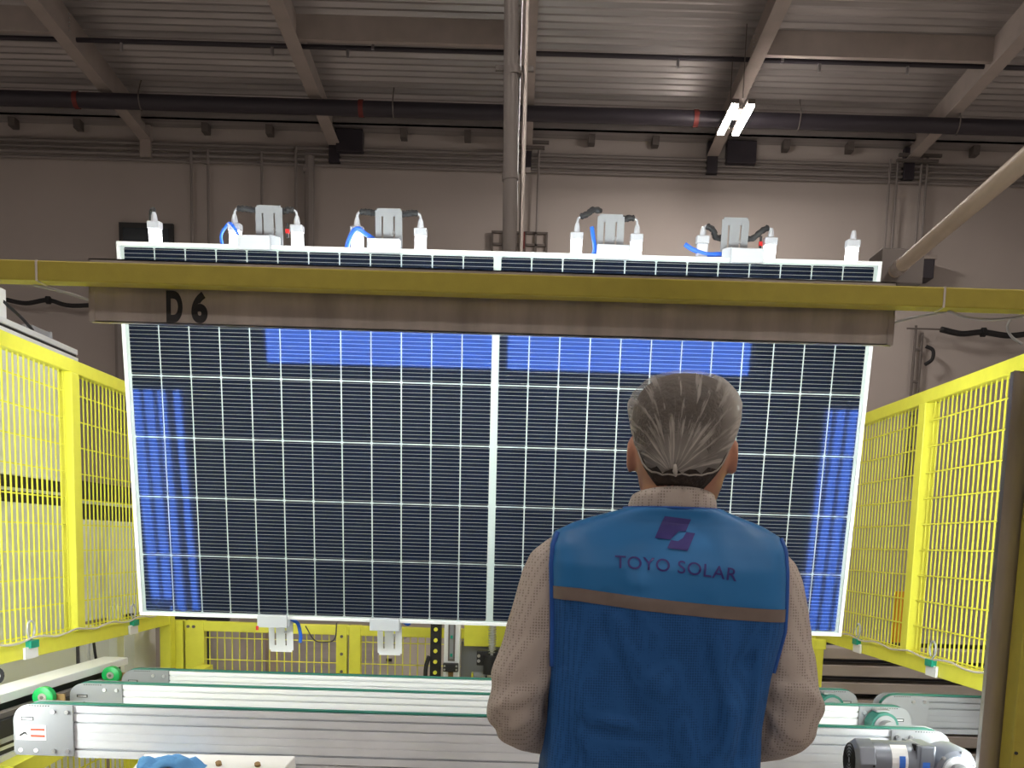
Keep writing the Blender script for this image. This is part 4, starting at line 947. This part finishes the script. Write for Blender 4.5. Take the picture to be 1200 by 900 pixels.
def legs(mb, g=0.0, foot=True):
    for s in (-1, 1):
        hx_ = PX-.005+s*.085
        limb(mb, [(hx_, PY, .92), (hx_+s*.005, PY, .78), (hx_+s*.01, PY+.005, .50), (hx_+s*.015, PY-.01, .34), (hx_+s*.02, PY-.01, .09)], [.088+g, .084+g, .056+g, .052+g, .036+g])
        if foot: mb.loft([ell((hx_+s*.02, y, z), a, b, n=16, ua=Vector((1, 0, 0)), ub=Vector((0, 0, 1))) for y, z, a, b in ((PY-.06, .055, .028, .03), (PY-.01, .06, .035, .045), (PY+.08, .045, .042, .03), (PY+.17, .035, .04, .02), (PY+.20, .032, .025, .012))])
body = solid([head, neck, ear, face, lambda m_: arms(m_), lambda m_: hand(m_, -1), lambda m_: hand(m_, 1), torso, legs], 'body', 'skin', person, .0045, 4)
body = body.build('body', 'skin', person, smooth=True, label='skin of neck, ears, face and hands')
for s in (-1, 1):
    e = MB(); c = H(s*.030, .0855, -.016); e.loft([ell(c+Vector((0, 0, z)), math.sqrt(max(1e-6, .011**2-z*z)), math.sqrt(max(1e-6, .011**2-z*z)), n=12) for z in [-.0105+.0035*k for k in range(7)]])
    e.build('eye', 'eye', body, smooth=True)
    e = MB(); e.cyl(c+hy*.0075, c+hy*.0108, .005, 12); e.build('iris', 'ink', body)
e = MB().tube(catmull([H(-.024, .086, -.087), H(-.01, .094, -.084), H(0, .096, -.085), H(.01, .094, -.084), H(.024, .086, -.087)], 4), .004, 8).build('lips', 'lip', body, smooth=True)
# hair: cap on the skull, lower hairline at the nape
mb = MB(); nr, nc = 26, 48
def skull(th, ph, g):
    # th azimuth (0 = +x, -90deg = back), ph 0 top .. 1 bottom
    z = .0935-ph
    return th, z
rowsS = [(-.135, .035, .035, .055), (-.120, .048, .05, .045), (-.10, .058, .066, .03), (-.075, .066, .080, .014), (-.045, .072, .089, .004), (-.01, .077, .096, 0), (.025, .079, .099, -.002),
         (.05, .076, .096, -.003), (.07, .066, .084, -.004), (.083, .05, .064, -.004), (.091, .028, .036, -.004), (.0935, .008, .01, -.004)]
def sk(z):
    if z <= rowsS[0][0]: return rowsS[0][1:]
    for q0, q1 in zip(rowsS[:-1], rowsS[1:]):
        if q0[0] <= z <= q1[0]:
            f_ = (z-q0[0])/(q1[0]-q0[0]); return tuple(q0[i]+(q1[i]-q0[i])*f_ for i in (1, 2, 3))
    return rowsS[-1][1:]
def shell(zlo, g, pleat=None):
    mb = MB()
    for i in range(nr+1):
        f_ = i/nr
        for j in range(nc):
            th = 2*PI*j/nc; lo = zlo(th); 
            z = .0935-(.0935-lo)*(f_**1.25)
            a, b, oy = sk(z); cs, sn = math.cos(th), math.sin(th); p_ = 2.15
            gg = g if not callable(g) else g(th, f_)
            x = (a+gg)*math.copysign(abs(cs)**(2/p_), cs); y = oy+(b+gg)*math.copysign(abs(sn)**(2/p_), sn)
            mb.v.append(tuple(H(x, y, z+(gg*max(0, 1-f_*3)))))
    for i in range(nr):
        for j in range(nc): mb.f.append((i*nc+j, i*nc+(j+1) % nc, (i+1)*nc+(j+1) % nc, (i+1)*nc+j))
    mb.f.append(tuple(range(nc)))
    return mb
def hairline(th):   # back = -pi/2 (3pi/2)
    b = max(0, -math.sin(th)); return .035-.055*min(1, b*1.6)-.082*b**2
shell(hairline, .0035).build('hair', 'hair', person, smooth=True)
# hair net: puffed bag gathered low at the back
def netline(th):
    b = max(0, -math.sin(th)); s = abs(math.cos(th)); return .045-.062*min(1, b*1.5)-.045*b-.01*s*b
def netg(th, f_):
    back = max(0, -math.sin(th)); puff = .0065+.009*math.sin(PI*min(1, f_*1.02))
    return puff+.0018*math.sin(th*17+3*f_)*f_**3 + .0010*math.sin(th*31)*f_*f_ - .006*max(0, f_-.93)/.07
net = shell(netline, netg)
gp = H(-.012, -.098, -.062); off = gp
o = net.build('hair_net', 'net', person, smooth=True)
# move mesh origin to the gather point
dl = Vector(o.location); local = gp-person.location
for v in o.data.vertices: v.co -= local
o.location = local
mb = MB(); pts = []
for j in range(nc+1):
    th = 2*PI*j/nc; z = netline(th); a, b, oy = sk(z); p_ = 2.15; cs, sn = math.cos(th), math.sin(th); g = .0035
    pts.append(H((a+g)*math.copysign(abs(cs)**(2/p_), cs), oy+(b+g)*math.copysign(abs(sn)**(2/p_), sn), z+.001*math.sin(j*3)))
M['elastic'] = mat('net_elastic', (.36, .33, .30), .8)
mb.tube(pts, .0016, 6, cap=False).build('elastic_band', 'elastic', o, smooth=True)
MB().tube([gp+Vector((0, -.004, .012)), gp+Vector((0, -.008, .002)), gp+Vector((.001, -.009, -.006))], [.002, .004, .0015], 8).build('net_knot', 'elastic', o, smooth=True)

# shirt: torso and sleeves, with cuffs; creases at the elbows
sh = solid([lambda m_: torso(m_, .012, .95), lambda m_: arms(m_, .008, False),
            lambda m_: m_.loft([ell((.25, 1.62, 1.48), .070, .060), ell((.25, 1.62, 1.54), .062, .056), ell((.252, 1.62, 1.565), .060, .056)])], 'shirt', 'shirt', person, .006, 5)
def crease(v):
    v = Vector(v); d = Vector((0, 0, 0))
    for s in (-1, 1):
        e = EL[s]; q = v-e
        if (v.x-PX)*s > .12:
            out = Vector((v.x-(e.x+SH[s].x)/2, v.y-1.6, 0)).normalized()
            w = math.exp(-((v.z-1.25)/.09)**2)
            a = math.sin((v.z*1.0+(v.x-PX)*s*.55)*105+noise.noise(v*14)*3.0)
            d += out*(.0036*w*a)
            d += out*.005*noise.noise(Vector((v.x*14, v.y*14, v.z*6)))
    return tuple(v+d)
sh.v = [crease(v) for v in sh.v]
shirt = sh.build('shirt', 'shirt', person, smooth=True)
# collar: folded band round the neck
mb = MB(); rings = []; nn = 40
def cr(k, r_in, z):
    a = 2*PI*k/nn; return (.250+(r_in)*math.cos(a), 1.622+(r_in*.98)*math.sin(a), z)
for (r_, zb, zf) in ((.063, 1.56, 1.55), (.063, 1.566, 1.575), (.0635, 1.562, 1.590), (.0665, 1.565, 1.5955), (.0700, 1.558, 1.584), (.0715, 1.552, 1.566), (.069, 1.54, 1.545)):
    rings.append([cr(k, r_, zb+(zf-zb)*(.5-.5*math.sin(2*PI*k/nn))) for k in range(nn)])
mb.loft(rings, cap=False); mb.build('collar', 'shirt', shirt, smooth=True)
# trousers, belt, shoes
solid([lambda m_: torso2(m_), lambda m_: legs(m_, .012, False)], 'trousers', 'trousers', person, .008, 5) if 0 else None
def hips(mb): mb.loft([ell((PX-.005, PY, z), a, b, p=2.5) for z, a, b in ((.80, .165, .12), (.88, .178, .13), (.96, .178, .125), (1.03, .168, .12))])
solid([hips, lambda m_: legs(m_, .014, False)], 'trousers', 'trousers', person, .008, 5).build('trousers', 'trousers', person, smooth=True)
for s in (-1, 1):
    x = PX-.005+s*.105
    mb = MB(); mb.loft([ell((x, y, z), a, b, n=20, ua=Vector((1, 0, 0)), ub=Vector((0, 0, 1)), p=2.4) for y, z, a, b in ((PY-.075, .05, .03, .042), (PY-.02, .055, .042, .052), (PY+.07, .047, .05, .044), (PY+.16, .034, .05, .031), (PY+.215, .028, .034, .022))])
    mb.build('shoe', 'shoe', person, smooth=True)
# ---- vest
VN = 3.8
def vprof(z):
    # half width, half depth, centre x
    T = [(.98, .190, .150, .226), (1.08, .182, .142, .227), (1.15, .176, .134, .228), (1.22, .172, .128, .231), (1.30, .177, .124, .236), (1.376, .186, .122, .243), (1.42, .187, .121, .242), (1.47, .188, .113, .240), (1.50, .186, .100, .240), (1.522, .178, .086, .240),
         (1.537, .150, .078, .242), (1.549, .115, .076, .244), (1.558, .086, .076, .247), (1.562, .077, .074, .249)]
    if z <= T[0][0]: return T[0][1:]
    for q0, q1 in zip(T[:-1], T[1:]):
        if z <= q1[0]: f_ = (z-q0[0])/(q1[0]-q0[0]); return tuple(q0[i]+(q1[i]-q0[i])*f_ for i in (1, 2, 3))
    return T[-1][1:]
folds = [((.155, 1.40), (.245, 1.20), .006, .012), ((.19, 1.415), (.30, 1.13), .007, .014), ((.30, 1.40), (.345, 1.20), .004, .012), ((.10, 1.36), (.12, 1.20), .004, .016),
         ((.12, 1.24), (.20, 1.225), .005, .008), ((.36, 1.30), (.31, 1.14), .006, .016), ((.13, 1.17), (.28, 1.00), .006, .018), ((.385, 1.36), (.37, 1.2), .004, .01), ((.20, 1.47), (.17, 1.42), .003, .012)]
def fold_amt(x, z):
    d = 0
    for (a, b, amp, w) in folds:
        amp *= 1.7
        ax, az = a; bx, bz = b; dx, dz = bx-ax, bz-az; L2 = dx*dx+dz*dz
        t_ = max(0, min(1, ((x-ax)*dx+(z-az)*dz)/L2)); qx, qz = ax+dx*t_-x, az+dz*t_-z
        sd = (dx*qz-dz*qx)/math.sqrt(L2); di2 = qx*qx+qz*qz
        d += amp*math.exp(-di2/(w*w))*(math.sin(PI*max(.08, min(.92, t_)))) - amp*.5*math.exp(-((math.sqrt(di2)-w*2.0)**2)/(w*w))*(1 if sd > 0 else 0)
    d += .004*noise.noise(Vector((x*9, z*6, 2.0)))+.0016*noise.noise(Vector((x*30, z*14, 5.0)))
    return d
def vsurf(th, z):
    a, b, cx_ = vprof(z); cs, sn = math.cos(th), math.sin(th)
    x = cx_+a*math.copysign(abs(cs)**(2/VN), cs); y = PY+b*math.copysign(abs(sn)**(2/VN), sn)
    if z > 1.50 and sn < 0: y += 0
    k = max(0, -sn)**.6 if sn < 0 else 0
    y -= fold_amt(x, z)*k
    return x, y
def band_hi(x): return 1.437-.083*max(0, x-.10)-.004*math.sin((x-.06)*9)
def band_lo(x): return band_hi(x)-.0195
def vest_rows(f_lo, f_hi, n_): return [(lambda x, t_=k/n_: f_lo(x)*(1-t_)+f_hi(x)*t_) for k in range(n_+1)]
NT = 160
def vest_piece(name, m_, rowsf, out=0.0, par=None):
    mb = MB(); n_ = len(rowsf)
    ths = [2*PI*j/NT for j in range(NT)]
    for rf in rowsf:
        for th in ths:
            z = rf(.24+.18*math.cos(th))
            for _ in range(2): x, y = vsurf(th, z); z = rf(x)
            x, y = vsurf(th, z)
            if out:
                nrm = Vector((x-.24, (y-PY)*2.2, 0)).normalized(); x += nrm.x*out; y += nrm.y*out
            mb.v.append((x, y, z))
    for i in range(n_-1):
        for j in range(NT): mb.f.append((i*NT+j, i*NT+(j+1) % NT, (i+1)*NT+(j+1) % NT, (i+1)*NT+j))
    return mb.build(name, m_, par or person, smooth=True)
vest = vest_piece('vest', 'vest_mesh', vest_rows(lambda x: .97, band_lo, 60))
vest_piece('reflective_band', 'band', vest_rows(band_lo, band_hi, 4), .0012, vest)
vest_piece('vest_yoke', 'vest_smooth', vest_rows(band_hi, lambda x: 1.505, 12)+vest_rows(lambda x: 1.505, lambda x: 1.5615, 16)[1:], 0, vest)
def back_y(x, z):
    a, b, cx_ = vprof(z); u = max(-.999, min(.999, (x-cx_)/a)); cs = math.copysign(abs(u)**(VN/2), u); sn = -math.sqrt(1-cs*cs)
    y = PY-b*abs(sn)**(2/VN); return y-fold_amt(x, z)*(-sn)**.6
# piping along armholes and hem
for s in (-1, 1):
    P = []
    for k in range(30):
        z = 1.519-(1.519-1.31)*k/29; a, b, cx_ = vprof(z)
        x = cx_+s*(a-.004-.0*k); x2 = cx_+s*(a*.972); y = back_y(x2, z)-.002
        P.append((x2, y+.002, z))
    MB().tube(P, .005, 8).build('armhole_piping', 'vest_dark', vest, smooth=True)
P = []
for k in range(41):
    th = PI+PI*k/40; P.append((.249+.077*math.cos(th), PY+.074*math.sin(th), 1.562))
MB().tube(P, .002, 8).build('neck_piping', 'vest_dark', vest, smooth=True)
# print on the back
def on_back(pts2, out=.0016): return [(x, back_y(x, z)-out, z) for x, z in pts2]
def poly_on_back(poly, name, m_):
    bm = bmesh.new(); vs_ = [bm.verts.new((x, 0, z)) for x, z in poly]; f_ = bm.faces.new(vs_)
    bmesh.ops.triangulate(bm, faces=[f_]); 
    for _ in range(3): bmesh.ops.subdivide_edges(bm, edges=bm.edges[:], cuts=1, use_grid_fill=True)
    bm.verts.ensure_lookup_table(); mb = MB(); mb.v = [(v.co.x, back_y(v.co.x, v.co.z)-.0014, v.co.z) for v in bm.verts]
    idx = {v: i for i, v in enumerate(bm.verts)}; mb.f = [tuple(idx[v] for v in f.verts) for f in bm.faces]; bm.free()
    return mb.build(name, m_, vest)
# print coordinates: (u, v) measured on the vest in a 200 x 150 grid, anchored at its own corner
VX0, VZ0, VS, VT = .1280, 1.5608, .001255, .0010
def vp(u, v):
    return (VX0+u*VS/6*1.0+v*.00000, VZ0-v*VS/6+u*.03*VS/6)
A = [(475, 73), (670, 97), (628, 185), (545, 180), (513, 243), (398, 232)]
B = [(632, 190), (697, 197), (633, 325), (487, 305), (515, 247), (590, 258), (604, 232)]
poly_on_back([vp(*q) for q in A], 'logo', 'print'); poly_on_back([vp(*q) for q in B], 'logo', 'print')
vl, fs = text_obj('TOYO SOLAR', 'lettering', 1.0, 'print', None, 1.0, .007, 0, 1.08)
xm0, xm1 = min(v[0] for v in vl), max(v[0] for v in vl); zm = min(v[1] for v in vl); zM = max(v[1] for v in vl)
p0, p1 = vp(108, 440), vp(985, 545)
def warp(v):
    t_ = (v[0]-xm0)/(xm1-xm0); h_ = (v[1]-zm)/(zM-zm); u = 108+(985-108)*t_; vb = 447+98*t_-14*math.sin(PI*t_)*(1); hh = 92
    sh_ = -13*h_*(-.2) 
    return vp(u+10*h_*(t_)+0, vb-hh*h_)
mb = MB(); me = bpy.data.meshes.new('t'); me.from_pydata([(warp(v)[0], 0, warp(v)[1]) for v in vl], [], fs)
bm = bmesh.new(); bm.from_mesh(me); bmesh.ops.triangulate(bm, faces=bm.faces[:]); bmesh.ops.subdivide_edges(bm, edges=[e for e in bm.edges if e.calc_length() > .006], cuts=1)
idx = {v: i for i, v in enumerate(bm.verts)}; mb.v = [(v.co.x, back_y(v.co.x, v.co.z)-.0014, v.co.z) for v in bm.verts]; mb.f = [tuple(idx[v] for v in f.verts) for f in bm.faces]; bm.free()
mb.build('lettering', 'print', vest)
